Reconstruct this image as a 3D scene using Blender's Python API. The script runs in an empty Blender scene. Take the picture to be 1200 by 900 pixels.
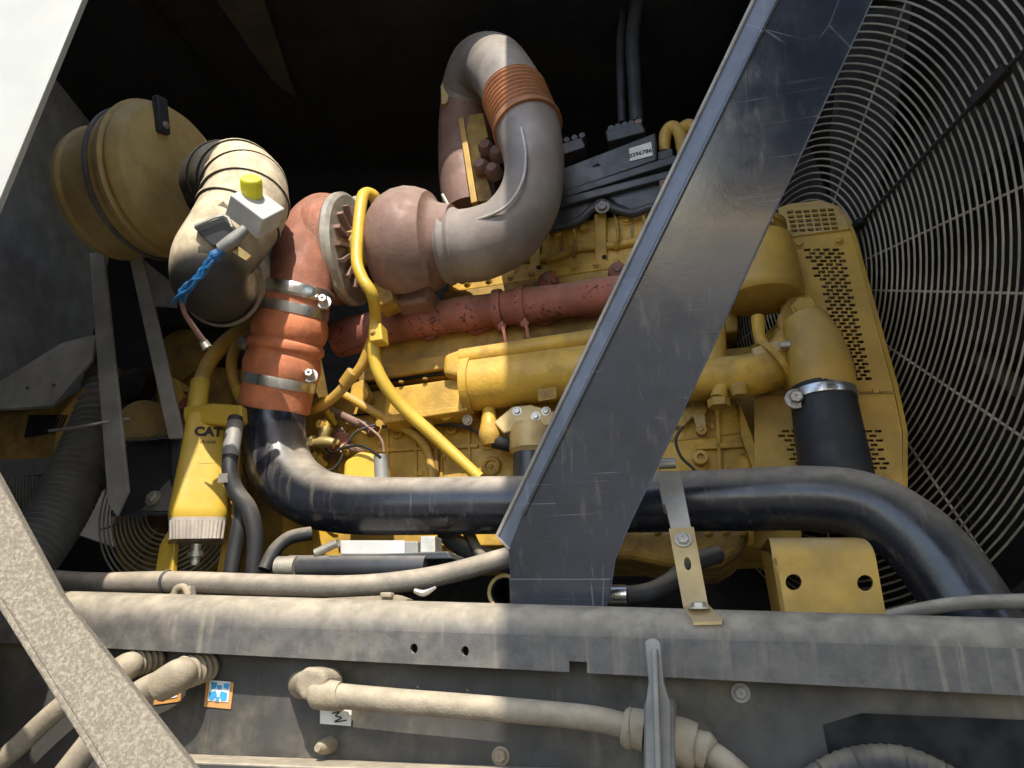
import bpy, bmesh, math, random
from mathutils import Vector as V, Matrix
random.seed(7)
S = bpy.context.scene
COL = S.collection
# ---------------------------------------------------------------- camera
F = 857.0                      # focal length in pixels of the 1200 wide photograph
PIT = math.radians(20)
CAM = V((0, 0, 1.6))
cam = bpy.data.cameras.new('camera'); cam.sensor_width = 36; cam.lens = 36 * F / 1200
cam.clip_end = 500; cam.clip_start = 0.02
camo = bpy.data.objects.new('camera', cam); COL.objects.link(camo)
camo.location = CAM; camo.rotation_euler = (math.pi / 2 + PIT, 0, 0)
S.camera = camo
# ---------------------------------------------------------------- light
SUN_EL = 47.0
w = bpy.data.worlds.new('World'); S.world = w; w.use_nodes = True
nt = w.node_tree; bg = nt.nodes['Background']
sky = nt.nodes.new('ShaderNodeTexSky'); sky.sky_type = 'NISHITA'; sky.sun_disc = False
sky.sun_elevation = math.radians(SUN_EL); sky.sun_rotation = math.radians(180)
nt.links.new(sky.outputs[0], bg.inputs[0]); bg.inputs[1].default_value = 0.15
sl = bpy.data.lights.new('sun', 'SUN'); sl.energy = 2.7; sl.angle = math.radians(0.5); sl.color = (1, .94, .84)
so = bpy.data.objects.new('sun', sl); COL.objects.link(so); so.location = (0, -3, 6)
so.rotation_euler = (math.radians(90 - SUN_EL), 0, 0)
S.view_settings.view_transform = 'Standard'; S.view_settings.look = 'None'
S.view_settings.exposure = 1.3; S.view_settings.gamma = 1
S.render.resolution_x = 1024; S.render.resolution_y = 768
# ---------------------------------------------------------------- frames of reference
CR = V((1, 0, 0)); CU = V((0, -math.sin(PIT), math.cos(PIT))); CF = V((0, math.cos(PIT), math.sin(PIT)))
YAW = math.radians(14)
EX = V((math.cos(YAW), -math.sin(YAW), 0)); EY = V((math.sin(YAW), math.cos(YAW), 0)); EZ = V((0, 0, 1))
def ray(px, py): return CR * ((px - 600) / F) + CU * ((450 - py) / F) + CF
def P(px, py, d): return CAM + ray(px, py) * d
Q0 = P(600, 450, 2.2)
def E(px, py, off=0.0):          # point of the upright plane along the engine, moved off metres inwards
    r = ray(px, py); return CAM + r * ((Q0 + EY * off - CAM).dot(EY) / r.dot(EY))
class Plane:
    def __init__(s, a, b, c): s.o = a; s.n = (b - a).cross(c - a).normalized()
    def __call__(s, px, py, off=0.0):
        r = ray(px, py); q = s.o + s.n * off
        return CAM + r * ((q - CAM).dot(s.n) / r.dot(s.n))
def dep(p): return (p - CAM).dot(CF)
def rad(p, r): return r * dep(p) / F
# ---------------------------------------------------------------- materials
DUST = (.44, .36, .245)
MATS = {}
def M(name, col, rough=.5, metal=0.0, dust=0.0, dcol=DUST, var=.25, grime=0.0, gcol=(.06, .045, .03), bump=.12, sc=9.0,
      streak=0.0, scratch=0.0, pit=0.0, spec=.5, dlo=.0, dhi=.9, clear=0.0):
    m = bpy.data.materials.new(name); m.use_nodes = True; t = m.node_tree; N = t.nodes; L = t.links
    b = N['Principled BSDF']; geo = N.new('ShaderNodeNewGeometry')
    def noise(s, det=6, ro=.6, vec=None):
        n = N.new('ShaderNodeTexNoise'); n.inputs['Scale'].default_value = s; n.inputs['Detail'].default_value = det
        n.inputs['Roughness'].default_value = ro; L.new(vec or geo.outputs['Position'], n.inputs['Vector']); return n.outputs[0]
    def ramp(src, a, c, lo=0.0, hi=1.0):
        n = N.new('ShaderNodeMapRange'); n.interpolation_type = 'SMOOTHSTEP'
        for i, v_ in enumerate((a, c, lo, hi)): n.inputs[1 + i].default_value = v_
        L.new(src, n.inputs[0]); return n.outputs[0]
    def mul(a, c):
        n = N.new('ShaderNodeMath'); n.operation = 'MULTIPLY'; L.new(a, n.inputs[0])
        if isinstance(c, (int, float)): n.inputs[1].default_value = c
        else: L.new(c, n.inputs[1])
        return n.outputs[0]
    def mix(f, a, c):
        n = N.new('ShaderNodeMix'); n.data_type = 'RGBA'; L.new(f, n.inputs[0])
        for k, x in ((6, a), (7, c)):
            if isinstance(x, tuple): n.inputs[k].default_value = (*x, 1)
            else: L.new(x, n.inputs[k])
        return n.outputs[2]
    lo = tuple(c * (1 - var) for c in col); hi = tuple(min(1, c * (1 + var * .6)) for c in col)
    c = mix(ramp(noise(sc, 4), .3, .7), lo, hi)
    R = ramp(noise(sc * 2.3, 2), .3, .7, rough * .82, min(1, rough * 1.2))
    def rmix(f, val):
        n = N.new('ShaderNodeMix'); n.data_type = 'FLOAT'; L.new(f, n.inputs[0]); L.new(R, n.inputs[2]); n.inputs[3].default_value = val
        return n.outputs[0]
    if grime:
        g = mul(ramp(noise(sc * .6, 5, .68), .44, .66), grime); c = mix(g, c, gcol); R = rmix(g, .85)
    if pit:
        g = mul(mul(ramp(noise(75, 3, .55), .57, .62), ramp(noise(9, 2), .47, .56)), pit); c = mix(g, c, (.05, .02, .015))
    if streak:
        mp = N.new('ShaderNodeMapping'); mp.inputs['Scale'].default_value = (46, 46, 2.2); L.new(geo.outputs['Position'], mp.inputs[0])
        g = mul(mul(ramp(noise(1, 4, .6, mp.outputs[0]), .53, .72), ramp(noise(3.5, 4), .4, .6)), streak); c = mix(g, c, dcol); R = rmix(g, .8)
    if scratch:
        for rot, s3, th in (((.3, .9, .2), (2.5, 2.5, 190), .73), ((.1, -.5, .4), (160, 3, 3), .74)):
            mp = N.new('ShaderNodeMapping'); mp.inputs['Scale'].default_value = s3; mp.inputs['Rotation'].default_value = rot
            L.new(geo.outputs['Position'], mp.inputs[0])
            g = mul(mul(ramp(noise(1, 2, .5, mp.outputs[0]), th - .07, th), ramp(noise(4, 3), .42, .6)), scratch)
            c = mix(g, c, (.35, .36, .38)); R = rmix(g, .5)
        vo = N.new('ShaderNodeTexVoronoi'); vo.feature = 'DISTANCE_TO_EDGE'; vo.inputs['Scale'].default_value = 4.6
        L.new(geo.outputs['Position'], vo.inputs['Vector'])
        g = mul(mul(ramp(vo.outputs['Distance'], .006, .001), ramp(noise(5, 3), .5, .6)), scratch); c = mix(g, c, (.32, .33, .35))
    if dust:
        sx = N.new('ShaderNodeSeparateXYZ'); L.new(geo.outputs['Normal'], sx.inputs[0])
        g = mul(mul(ramp(sx.outputs[2], dlo, dhi), ramp(noise(11, 5, .62), .22, .62, .55, 1)), dust)
        c = mix(g, c, mix(ramp(noise(30, 2), .3, .7), tuple(x * .8 for x in dcol), tuple(min(1, x * 1.12) for x in dcol))); R = rmix(g, .92)
    L.new(c, b.inputs['Base Color']); L.new(R, b.inputs['Roughness'])
    b.inputs['Metallic'].default_value = metal; b.inputs['Specular IOR Level'].default_value = spec
    b.inputs['Coat Weight'].default_value = clear; b.inputs['Coat Roughness'].default_value = .15
    if bump:
        bp = N.new('ShaderNodeBump'); bp.inputs['Strength'].default_value = bump; bp.inputs['Distance'].default_value = .004
        L.new(noise(sc * 9, 2), bp.inputs['Height']); L.new(bp.outputs[0], b.inputs['Normal'])
    MATS[name] = m; return m
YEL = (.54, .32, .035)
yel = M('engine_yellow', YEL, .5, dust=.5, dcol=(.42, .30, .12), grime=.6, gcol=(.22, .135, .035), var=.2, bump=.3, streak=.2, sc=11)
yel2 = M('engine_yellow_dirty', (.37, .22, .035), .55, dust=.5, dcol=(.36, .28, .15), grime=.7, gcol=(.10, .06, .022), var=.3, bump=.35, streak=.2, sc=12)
yelc = M('clean_yellow', (.60, .40, .045), .4, dust=.18, grime=.12, gcol=(.3, .2, .05), var=.1)
yelt = M('guard_yellow', (.50, .30, .05), .5, dust=.45, grime=.45, gcol=(.26, .17, .06), var=.2, bump=.15, streak=.15)
red = M('manifold_red', (.32, .105, .068), .75, grime=.65, gcol=(.12, .05, .035), dust=.35, pit=.85, bump=.3)
rust = M('rusty_casting', (.30, .115, .068), .75, grime=.5, gcol=(.17, .075, .045), dust=.35, dcol=(.44, .25, .16), streak=.35, bump=.35, sc=14)
brown = M('hot_iron', (.225, .135, .105), .65, metal=.1, grime=.4, gcol=(.14, .06, .04), dust=.55, dcol=(.36, .29, .23), bump=.25)
exh = M('exhaust_steel', (.25, .22, .195), .6, metal=.2, grime=.35, gcol=(.21, .145, .11), dust=.5, dcol=(.42, .37, .31), bump=.12)
bell = M('bellows_rust', (.40, .165, .07), .6, metal=.2, grime=.4, gcol=(.22, .09, .05), dust=.2, bump=.1)
orng = M('orange_silicone', (.58, .19, .085), .65, grime=.35, gcol=(.46, .20, .11), dust=.4, dcol=(.55, .32, .2), bump=.25, sc=18)
steel = M('clamp_steel', (.62, .60, .56), .28, metal=.95, grime=.25, gcol=(.3, .25, .2), dust=.15)
zinc = M('zinc_plate', (.55, .52, .45), .42, metal=.7, grime=.4, gcol=(.35, .3, .2), dust=.2)
tan = M('tan_plate', (.50, .36, .15), .5, metal=.2, grime=.4, gcol=(.34, .25, .14), dust=.3)
blk = M('black_paint_pipe', (.014, .016, .022), .26, dust=.78, dcol=(.42, .36, .28), dlo=.15, dhi=.8, streak=.18, var=.3, bump=.05, spec=.6)
blk2 = M('black_rubber', (.022, .022, .024), .6, dust=.45, dlo=.1, bump=.12)
blkp = M('black_plastic', (.04, .042, .047), .38, dust=.6, dcol=(.3, .27, .23), dlo=.3, dhi=1, grime=.2, gcol=(.09, .08, .07))
strm = M('strut_black_paint', (.026, .031, .044), .17, metal=0, scratch=.38, streak=.12, dust=.2, grime=.15, gcol=(.06, .064, .075), spec=.75, bump=.04, clear=.6)
stre = M('strut_scuffed_sheen', (.075, .087, .12), .35, scratch=.3, dust=.5, dcol=(.34, .34, .36), dlo=-.3, dhi=.6, streak=.3, spec=.7, bump=.06)  # lighter than the strut: sky reflection put in the colour, plus dust and scuffs
strw = M('strut_edge_highlight', (.36, .33, .28), .5, metal=.3, dust=.4, grime=.4, gcol=(.14, .13, .13))  # pale tone paints a bright highlight along the flange edge
railm = M('rail_black_paint', (.058, .056, .057), .42, dust=.9, dcol=(.39, .335, .245), dlo=-.2, dhi=.85, streak=.4, grime=.4, gcol=(.17, .15, .12), bump=.15, sc=30)
panm = M('guard_plate_paint', (.042, .039, .036), .6, dust=.9, dcol=(.46, .39, .28), dlo=-.05, dhi=.8, streak=.12, grime=.75, gcol=(.16, .137, .10), bump=.15, sc=6)
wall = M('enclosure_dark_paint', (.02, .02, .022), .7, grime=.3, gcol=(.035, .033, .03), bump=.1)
wall2 = M('enclosure_hazed_grey', (.55, .575, .60), .6, grime=.35, gcol=(.42, .43, .44), bump=.05, dust=.2)  # grey lifted so the colour carries the glare haze over the side wall
cream = M('cream_door_paint', (.37, .37, .335), .45, var=.05, grime=.1, gcol=(.34, .335, .30), bump=.02)
dirt = M('yard_ground', (.13, .115, .09), .95, var=.3, bump=.3, sc=3)
drum = M('air_cleaner_yellow', (.58, .41, .15), .5, dust=.35, dcol=(.36, .29, .18), grime=.35, gcol=(.23, .16, .07), var=.15)
beige = M('dusty_elbow_rubber', (.035, .034, .033), .7, dust=1, dcol=(.60, .50, .34), dlo=-.5, dhi=-.1, bump=.2, var=.2)
gry = M('grey_steel', (.24, .235, .22), .55, metal=.3, dust=.5, grime=.3, gcol=(.14, .12, .1))
gryl = M('haze_lifted_steel', (.46, .44, .39), .6, dust=.5, grime=.4, gcol=(.28, .25, .2), bump=.15)  # paler copy of grey steel with the left side's glare haze painted in
hosem = M('dusty_grey_hose', (.15, .135, .115), .75, dust=.85, dcol=(.42, .35, .26), dlo=-.3, dhi=.7, grime=.4, gcol=(.09, .085, .08), bump=.25, sc=20)
hosel = M('dusty_tan_hose', (.24, .20, .145), .8, dust=.85, dcol=(.41, .345, .24), dlo=-.4, dhi=.6, grime=.3, gcol=(.18, .15, .11), bump=.3, sc=18)
fit = M('dusty_fitting', (.27, .22, .15), .75, dust=.7, dcol=(.43, .365, .255), grime=.3, gcol=(.16, .13, .1), bump=.3, sc=20)
barm = M('flaking_bar', (.21, .175, .13), .85, dust=.2, dlo=-.6, dhi=.6, dcol=(.42, .36, .27), grime=.75, gcol=(.42, .365, .28), bump=.4, sc=430, var=.3)
wire = M('guard_wire', (.43, .37, .27), .5, metal=.3, grime=.4, gcol=(.12, .10, .08), dust=.5, dcol=(.5, .45, .36))
white = M('white_plastic', (.50, .50, .48), .45, dust=.35, var=.12, grime=.4, gcol=(.36, .34, .3), bump=.03)
ygrn = M('yellow_cap', (.75, .68, .03), .5, dust=.1, var=.05)
bluet = M('blue_tape', (.012, .10, .26), .4, dust=.35, dcol=(.3, .38, .45), var=.4, bump=.5, sc=25)
dark = M('dark_void', (.006, .006, .006), .9, bump=0)
bowl = M('clear_filter_bowl', (.42, .36, .31), .25, dust=.35, dcol=(.55, .46, .38), var=.3, bump=.05)
ink = M('black_ink', (.02, .018, .015), .6, bump=0)
blue = M('sticker_blue', (.03, .30, .62), .5, bump=0, grime=.2, gcol=(.3, .4, .45))
stick = M('sticker_white', (.70, .70, .66), .55, bump=0, grime=.3, gcol=(.5, .45, .35))
oran = M('sticker_orange', (.52, .25, .07), .6, bump=0, grime=.4, gcol=(.45, .35, .2))
corrm = M('corrugated_hazed_black', (.20, .196, .18), .6, dust=.55, dcol=(.30, .27, .22), dlo=-.2)  # black duct lightened, glare haze put into its colour
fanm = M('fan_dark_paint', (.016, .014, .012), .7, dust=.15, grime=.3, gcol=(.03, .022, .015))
rib = M('roof_rib_paint', (.075, .062, .045), .7)
seam = M('weld_bead', (.48, .44, .39), .5, metal=.2, grime=.3, gcol=(.3, .25, .2))
brass = M('dull_brass', (.5, .37, .14), .4, metal=.6, grime=.3, dust=.3)
# ---------------------------------------------------------------- object plumbing
WO = {}
def tagp(o, label, cat, group=None, kind=None):
    if label: o['label'] = label
    if cat: o['category'] = cat
    if group: o['group'] = group
    if kind: o['kind'] = kind
def thing(name, label, cat, group=None, kind=None):
    o = bpy.data.objects.new(name, None); COL.objects.link(o); o.empty_display_size = .05
    WO[o] = V((0, 0, 0)); tagp(o, label, cat, group, kind); return o
def mk(name, g, mat, parent=None, label=None, cat=None, group=None, kind=None, bevel=0.0, smooth=True, ang=38):
    vs, fs = g
    xs = [v.x for v in vs]; ys = [v.y for v in vs]; zs = [v.z for v in vs]
    o0 = V(((min(xs) + max(xs)) / 2, (min(ys) + max(ys)) / 2, min(zs) if parent is None else (min(zs) + max(zs)) / 2))
    me = bpy.data.meshes.new(name); me.from_pydata([v - o0 for v in vs], [], fs); me.validate()
    bm = bmesh.new(); bm.from_mesh(me); bmesh.ops.recalc_face_normals(bm, faces=bm.faces); bm.to_mesh(me); bm.free()
    me.materials.append(mat)
    o = bpy.data.objects.new(name, me); COL.objects.link(o)
    if smooth and not bevel:
        me.polygons.foreach_set('use_smooth', [True] * len(me.polygons)); me.set_sharp_from_angle(angle=math.radians(ang))
    if bevel:
        md = o.modifiers.new('bevel', 'BEVEL'); md.width = bevel; md.segments = 3; md.limit_method = 'ANGLE'; md.angle_limit = math.radians(30)
    WO[o] = o0
    if parent is not None: o.parent = parent; o.location = o0 - WO[parent]
    else: o.location = o0
    tagp(o, label, cat, group, kind); return o
def merge(*gs):
    vs, fs = [], []
    for v, f in gs:
        n = len(vs); vs += v; fs += [tuple(i + n for i in q) for q in f]
    return vs, fs
def catmull(pts, n=8):
    out = []
    m = len(pts)
    for i in range(m - 1):
        p0, p1, p2, p3 = pts[max(i - 1, 0)], pts[i], pts[i + 1], pts[min(i + 2, m - 1)]
        for k in range(n):
            t = k / n
            out.append(tuple(.5 * (2 * b + (c - a) * t + (2 * a - 5 * b + 4 * c - d) * t * t + (3 * b - a - 3 * c + d) * t ** 3)
                             for a, b, c, d in zip(p0, p1, p2, p3)))
    out.append(tuple(pts[-1])); return out
def sweep(pts, rs, segs=20, caps=True, closed=False):
    n = len(pts); vs, fs = [], []; u = None
    for i in range(n):
        a = pts[(i - 1) % n] if (i > 0 or closed) else pts[i]; c = pts[(i + 1) % n] if (i < n - 1 or closed) else pts[i]
        t = (c - a).normalized()
        if u is None: u = t.orthogonal().normalized()
        u = (u - t * u.dot(t)).normalized(); w_ = t.cross(u)
        for k in range(segs):
            q = 2 * math.pi * k / segs; vs.append(pts[i] + (u * math.cos(q) + w_ * math.sin(q)) * rs[i])
    for i in range(n if closed else n - 1):
        j = (i + 1) % n
        for k in range(segs):
            l = (k + 1) % segs; fs.append((i * segs + k, i * segs + l, j * segs + l, j * segs + k))
    if caps and not closed:
        fs.append(tuple(range(segs - 1, -1, -1))); fs.append(tuple((n - 1) * segs + k for k in range(segs)))
    return vs, fs
def tube(pts, n=8, segs=20, fn=None, rmod=None, caps=True):
    """pts: (px, py, off, radius in px); fn maps px,py,off to a point"""
    fn = fn or E
    c = [(*fn(p[0], p[1], p[2]), rad(fn(p[0], p[1], p[2]), p[3])) for p in pts]
    c = catmull(c, n) if len(c) > 2 else [tuple(a + (b - a) * k / n for a, b in zip(c[0], c[1])) for k in range(n + 1)]
    rs = [x[3] for x in c]
    if rmod: rs = [r * rmod(i / (len(rs) - 1)) for i, r in enumerate(rs)]
    return sweep([V(x[:3]) for x in c], rs, segs, caps)
def lathe(c, ax, prof, segs=32, caps=True, ref=None, sq=None):
    ax = ax.normalized(); u = (ref - ax * ref.dot(ax)).normalized() if ref else ax.orthogonal().normalized(); w_ = ax.cross(u); vs, fs = [], []
    for t, r in prof:
        for k in range(segs):
            q = 2 * math.pi * k / segs; vs.append(c + ax * t + (u * math.cos(q) + w_ * math.sin(q)) * r)
    n = len(prof)
    for i in range(n - 1):
        for k in range(segs):
            l = (k + 1) % segs; fs.append((i * segs + k, i * segs + l, (i + 1) * segs + l, (i + 1) * segs + k))
    if caps:
        fs.append(tuple(range(segs - 1, -1, -1))); fs.append(tuple((n - 1) * segs + k for k in range(segs)))
    return vs, fs
def poly(pts, ext, holes=()):
    if not holes:
        n = len(pts); vs = list(pts) + [p + ext for p in pts]
        fs = [tuple(range(n)), tuple(range(2 * n - 1, n - 1, -1))] + [(i, i + n, (i + 1) % n + n, (i + 1) % n) for i in range(n)]
        return vs, fs
    bm = bmesh.new(); loops = []; vs = []
    for lp in [pts] + list(holes):
        bv = [bm.verts.new(p) for p in lp]; loops.append(list(range(len(vs), len(vs) + len(lp)))); vs += list(lp)
        for i in range(len(bv)): bm.edges.new((bv[i], bv[(i + 1) % len(bv)]))
    bm.verts.index_update(); nn = (pts[1] - pts[0]).cross(pts[2] - pts[1]).normalized()
    bmesh.ops.triangle_fill(bm, use_beauty=True, use_dissolve=False, edges=bm.edges[:], normal=nn)
    bm.verts.index_update(); tris = [tuple(v.index for v in f.verts) for f in bm.faces]; bm.free()
    n = len(vs); allv = vs + [p + ext for p in vs]
    fs = tris + [tuple(i + n for i in reversed(t)) for t in tris]
    for lp in loops:
        for i in range(len(lp)): a, b = lp[i], lp[(i + 1) % len(lp)]; fs.append((a, b, b + n, a + n))
    return allv, fs
def slab(pts, off, thick, fn=None, dirv=None, holes=()):
    fn = fn or E
    h = [[fn(x, y, off) for x, y in hp] for hp in holes]
    return poly([fn(x, y, off) for x, y in pts], (dirv or EY) * thick, h)
def circ(cx, cy, rx, ry=None, n=14, tilt=0):
    ry = ry or rx; c, s = math.cos(tilt), math.sin(tilt)
    return [(cx + rx * math.cos(a) * c - ry * math.sin(a) * s, cy + rx * math.cos(a) * s + ry * math.sin(a) * c) for a in (2 * math.pi * k / n for k in range(n))]
def box(c, a, b, d):
    vs = [c + a * i + b * j + d * k for i in (-1, 1) for j in (-1, 1) for k in (-1, 1)]
    return vs, [(0, 1, 3, 2), (4, 6, 7, 5), (0, 4, 5, 1), (2, 3, 7, 6), (0, 2, 6, 4), (1, 5, 7, 3)]
def bolt(c, ax, r, h=None, washer=True):
    h = h or r * .8; gs = []
    if washer: gs.append(lathe(c, ax, [(0, r * 1.55), (h * .3, r * 1.55), (h * .3, r * .5)], 18))
    gs.append(lathe(c + ax * (h * .25), ax, [(0, r * 1.1), (h * .8, r * 1.1), (h, r * .85), (h, r * .35), (h * .75, r * .3)], 6))
    return merge(*gs)
def bolts(parent, spots, fn, ax, r, mat, off=0, name='bolt'):
    for x, y in spots: c = fn(x, y, off); mk(name, bolt(c, ax, rad(c, r)), mat, parent, smooth=False)
def ringband(c, ax, r, wd, th=.004, segs=40):
    return lathe(c - ax.normalized() * (wd / 2), ax, [(0, r - th), (0, r + th * .8), (wd * .15, r + th), (wd * .85, r + th), (wd, r + th * .8), (wd, r - th)], segs, caps=False)
def text_mesh(s, size, bold=0.0):
    cu = bpy.data.curves.new('lettering', 'FONT'); cu.body = s; cu.size = size; cu.offset = bold; cu.align_x = 'CENTER'; cu.align_y = 'CENTER'; cu.resolution_u = 3
    o = bpy.data.objects.new('lettering', cu); COL.objects.link(o)
    me = bpy.data.meshes.new_from_object(o.evaluated_get(bpy.context.evaluated_depsgraph_get()))
    bpy.data.objects.remove(o); vs = [v.co.copy() for v in me.vertices]; fs = [tuple(p.vertices) for p in me.polygons]
    bpy.data.meshes.remove(me); return vs, fs
def flat_text(s, size, o, xd, yd, bold=0.0):
    vs, fs = text_mesh(s, size, bold); return [o + xd * v.x + yd * v.y for v in vs], fs
NEY = -EY
# ================================================================ SETTING
def wbox(x0, x1, y0, y1, z0, z1):
    return box(V(((x0 + x1) / 2, (y0 + y1) / 2, (z0 + z1) / 2)), V(((x1 - x0) / 2, 0, 0)), V((0, (y1 - y0) / 2, 0)), V((0, 0, (z1 - z0) / 2)))
mk('ground', wbox(-40, 40, -40, 40, -.1, 0), dirt, kind='structure')
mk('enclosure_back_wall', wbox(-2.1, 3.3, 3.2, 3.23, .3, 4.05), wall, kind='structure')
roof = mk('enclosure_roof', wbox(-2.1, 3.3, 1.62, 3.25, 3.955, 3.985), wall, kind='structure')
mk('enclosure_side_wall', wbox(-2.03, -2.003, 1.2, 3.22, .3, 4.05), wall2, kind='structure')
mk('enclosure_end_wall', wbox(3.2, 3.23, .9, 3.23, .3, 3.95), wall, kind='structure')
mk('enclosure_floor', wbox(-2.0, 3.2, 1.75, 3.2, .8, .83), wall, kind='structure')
# unseen sheet added to keep sun off the fan end, above and behind viewer
mk('unseen_sun_blocker', wbox(-.02, 3.2, -2.3, 1.63, 4.35, 4.39), wall2, kind='structure')
mk('unseen_reflection_panel', wbox(-.34, 3.2, -2.34, -2.305, 2.4, 4.39), wall, kind='structure')  # unseen dark panel added to bound the sky reflection on the strut
RP = Plane(V((0, 2, 3.94)), V((1, 2, 3.94)), V((0, 3, 3.94)))
mk('roof_gusset', poly([RP(252, -8), RP(308, -8), RP(330, 60), RP(348, 112), RP(318, 88)], V((0, 0, -.02))), rib, roof)
mk('roof_seam', poly([RP(160, -8), RP(166, -8), RP(300, 148), RP(296, 150)], V((0, 0, -.008))), fanm, roof)
bw = thing('back_wall_panel', 'dim olive panel with bolts high on the dark back wall', 'panel')
def BW(x, y, o=0.0):
    r3 = ray(x, y); return CAM + r3 * ((3.2 - o) / r3.y)
mk('panel', poly([BW(800, 70, .02), BW(900, 40, .02), BW(900, 130, .02), BW(800, 150, .02)], V((0, .01, 0))), rib, bw)
for x, y in ((806, 85), (806, 115), (818, 52), (820, 82), (819, 112)): mk('bolt', bolt(BW(x, y, .022), V((0, -1, 0)), .016), gry, bw, smooth=False)
d = thing('door', 'sunlit cream white door panel filling the top left corner', 'door')
def dx_(z): return -.915 + (z - 1.0) * .113
def dpt(z, x=None, y=1.14): return V((dx_(z) if x is None else x, y, CAM.z + z))
mk('panel', poly([dpt(-1.1), dpt(2.6), dpt(2.6, -2.6), dpt(-1.1, -2.6)], V((0, .012, 0))), cream, d, bevel=.003)
mk('edge_strip', poly([dpt(-1.1, None, 1.138), dpt(2.6, None, 1.138), dpt(2.6, dx_(2.6) + .006, 1.138), dpt(-1.1, dx_(-1.1) + .006, 1.138)], V((0, .016, 0))), cream, d, bevel=.002)
# ================================================================ FRAME RAIL
r = thing('frame_rail', 'long dusty black steel rail with rounded top edge running across the front', 'rail')
def railg():
    N_ = 40; vs = []; fs = []; prof_n = 0
    for i in range(N_ + 1):
        t = i / N_; x = -60 + 1330 * t
        yt = 691 + (725 - 691) * t; yb = 750 + (819 - 750) * t
        A = E(x, yt, -.64); Bt = E(x, yb, -.70)
        h = A.z - Bt.z; base = V((Bt.x, Bt.y, 0))
        pr = []
        R_ = .058
        for k in range(9):
            a = math.pi / 2 * k / 8; pr.append((R_ - R_ * math.sin(a), A.z - R_ + R_ * math.cos(a)))
        pr = [(.14, A.z - .004), (.14, A.z)] + pr + [(0, A.z - h * .62), (.012, A.z - h * .62)]
        for k in range(8, -1, -1):
            a = math.pi / 2 * k / 8; pr.append((R_ - (R_ - .01) * math.sin(a), A.z - R_ + (R_ - .01) * math.cos(a)))
        prof_n = len(pr)
        for y_, z_ in pr: vs.append(V((Bt.x, Bt.y, z_)) + EY * y_)
    for i in range(N_):
        for k in range(prof_n):
            l = (k + 1) % prof_n; fs.append((i * prof_n + k, i * prof_n + l, (i + 1) * prof_n + l, (i + 1) * prof_n + k))
    fs.append(tuple(range(prof_n))); fs.append(tuple(N_ * prof_n + k for k in range(prof_n)))
    return vs, fs
mk('rounded_top', railg(), railm, r)
# web below, its bottom edge with a notch and two drilled holes
def yb(x): return 750 + (819 - 750) * (x + 60) / 1330
def yw(x): return 725 + (762 - 725) * (x + 60) / 1330
xs = [-60, 200, 450, 667]
lower = [(x, yb(x)) for x in xs] + [(667, yb(667) - 13), (688, yb(688) - 13), (688, yb(688)), (900, yb(900)), (1270, yb(1270))]
upper = [(1270, yw(1270)), (900, yw(900)), (600, yw(600)), (300, yw(300)), (-60, yw(-60))]
mk('web', slab(lower + upper, -.701, .012, holes=[circ(485, 760, 4.5, 6), circ(545, 763, 4.5, 6)]), railm, r, smooth=False)
mk('bolt_head', bolt(E(868, 812, -.637), NEY, rad(E(868, 812, -.637), 7)), gry, r, smooth=False)
mk('backing', slab([(470, 745), (560, 745), (560, 778), (470, 778)], -.67, .004), dark, r)
# ================================================================ LOWER GUARD PLATE
lp = thing('guard_plate', 'dusty dark steel plate below the rail carrying hoses and stickers', 'plate')
LPO = -.635
mk('plate', slab([(-80, 735), (1300, 800), (1300, 985), (-80, 985)], LPO, .02), panm, lp)
mk('ledge', box(E(390, 903, LPO - .045), EX * .46, EY * .045, EZ * .012), panm, lp, bevel=.004)
mk('bolt_head', bolt(E(587, 886, LPO), NEY, rad(E(587, 886, LPO), 7)), fit, lp, smooth=False)
c0 = E(387, 873, LPO)
mk('cone_plug', lathe(c0, NEY, [(0, .016), (.03, .013), (.05, .006)], 12), fit, lp)
rec = slab([(965, 850), (1010, 836), (1250, 846), (1250, 930), (980, 930)], LPO - .004, .008)
mk('recess_cover', rec, dark, lp)
# stickers and tags on the plate
st = thing('warning_sticker', 'orange bordered sticker with blue and white pictogram on the guard plate', 'sticker')
mk('border', slab([(242, 797), (274, 800), (270, 831), (239, 828)], LPO - .003, .002), oran, st, smooth=False)
mk('field', slab([(246, 797), (270, 799), (267, 823), (243, 821)], LPO - .005, .0015), stick, st, smooth=False)
for q in ([(247, 799), (254, 800), (253, 806), (248, 808)], [(262, 801), (269, 801), (267, 808), (262, 806)], [(245, 812), (252, 809), (254, 814), (250, 820), (245, 820)],
          [(259, 810), (266, 812), (265, 821), (259, 821), (257, 815)], [(254, 803), (260, 803), (259, 808), (255, 808)], [(253, 816), (257, 817), (256, 822), (252, 822)]):
    mk('pictogram', slab(q, LPO - .0065, .001), blue, st, smooth=False)
st = thing('worn_sticker', 'worn yellow sticker half hidden behind the tan hose fitting', 'sticker')
mk('label_sheet', slab([(181, 812), (213, 806), (211, 822), (180, 826)], LPO - .003, .002), oran, st, smooth=False)
mk('print', slab([(186, 815), (208, 810), (207, 817), (186, 821)], LPO - .005, .0015), stick, st, smooth=False)
st = thing('hose_tag', 'small white paper tag with dark scribble under the lower hose fitting', 'tag')
mk('paper', slab([(375, 829), (412, 831), (411, 851), (375, 848)], LPO - .02, .0015), stick, st, smooth=False)
mk('scribble', tube([(389, 836, LPO - .022, .8), (398, 834, LPO - .022, .8), (393, 839, LPO - .022, .8), (400, 841, LPO - .022, .8), (392, 846, LPO - .022, .8), (406, 844, LPO - .022, .8)], 5, 5), ink, st)
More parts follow.
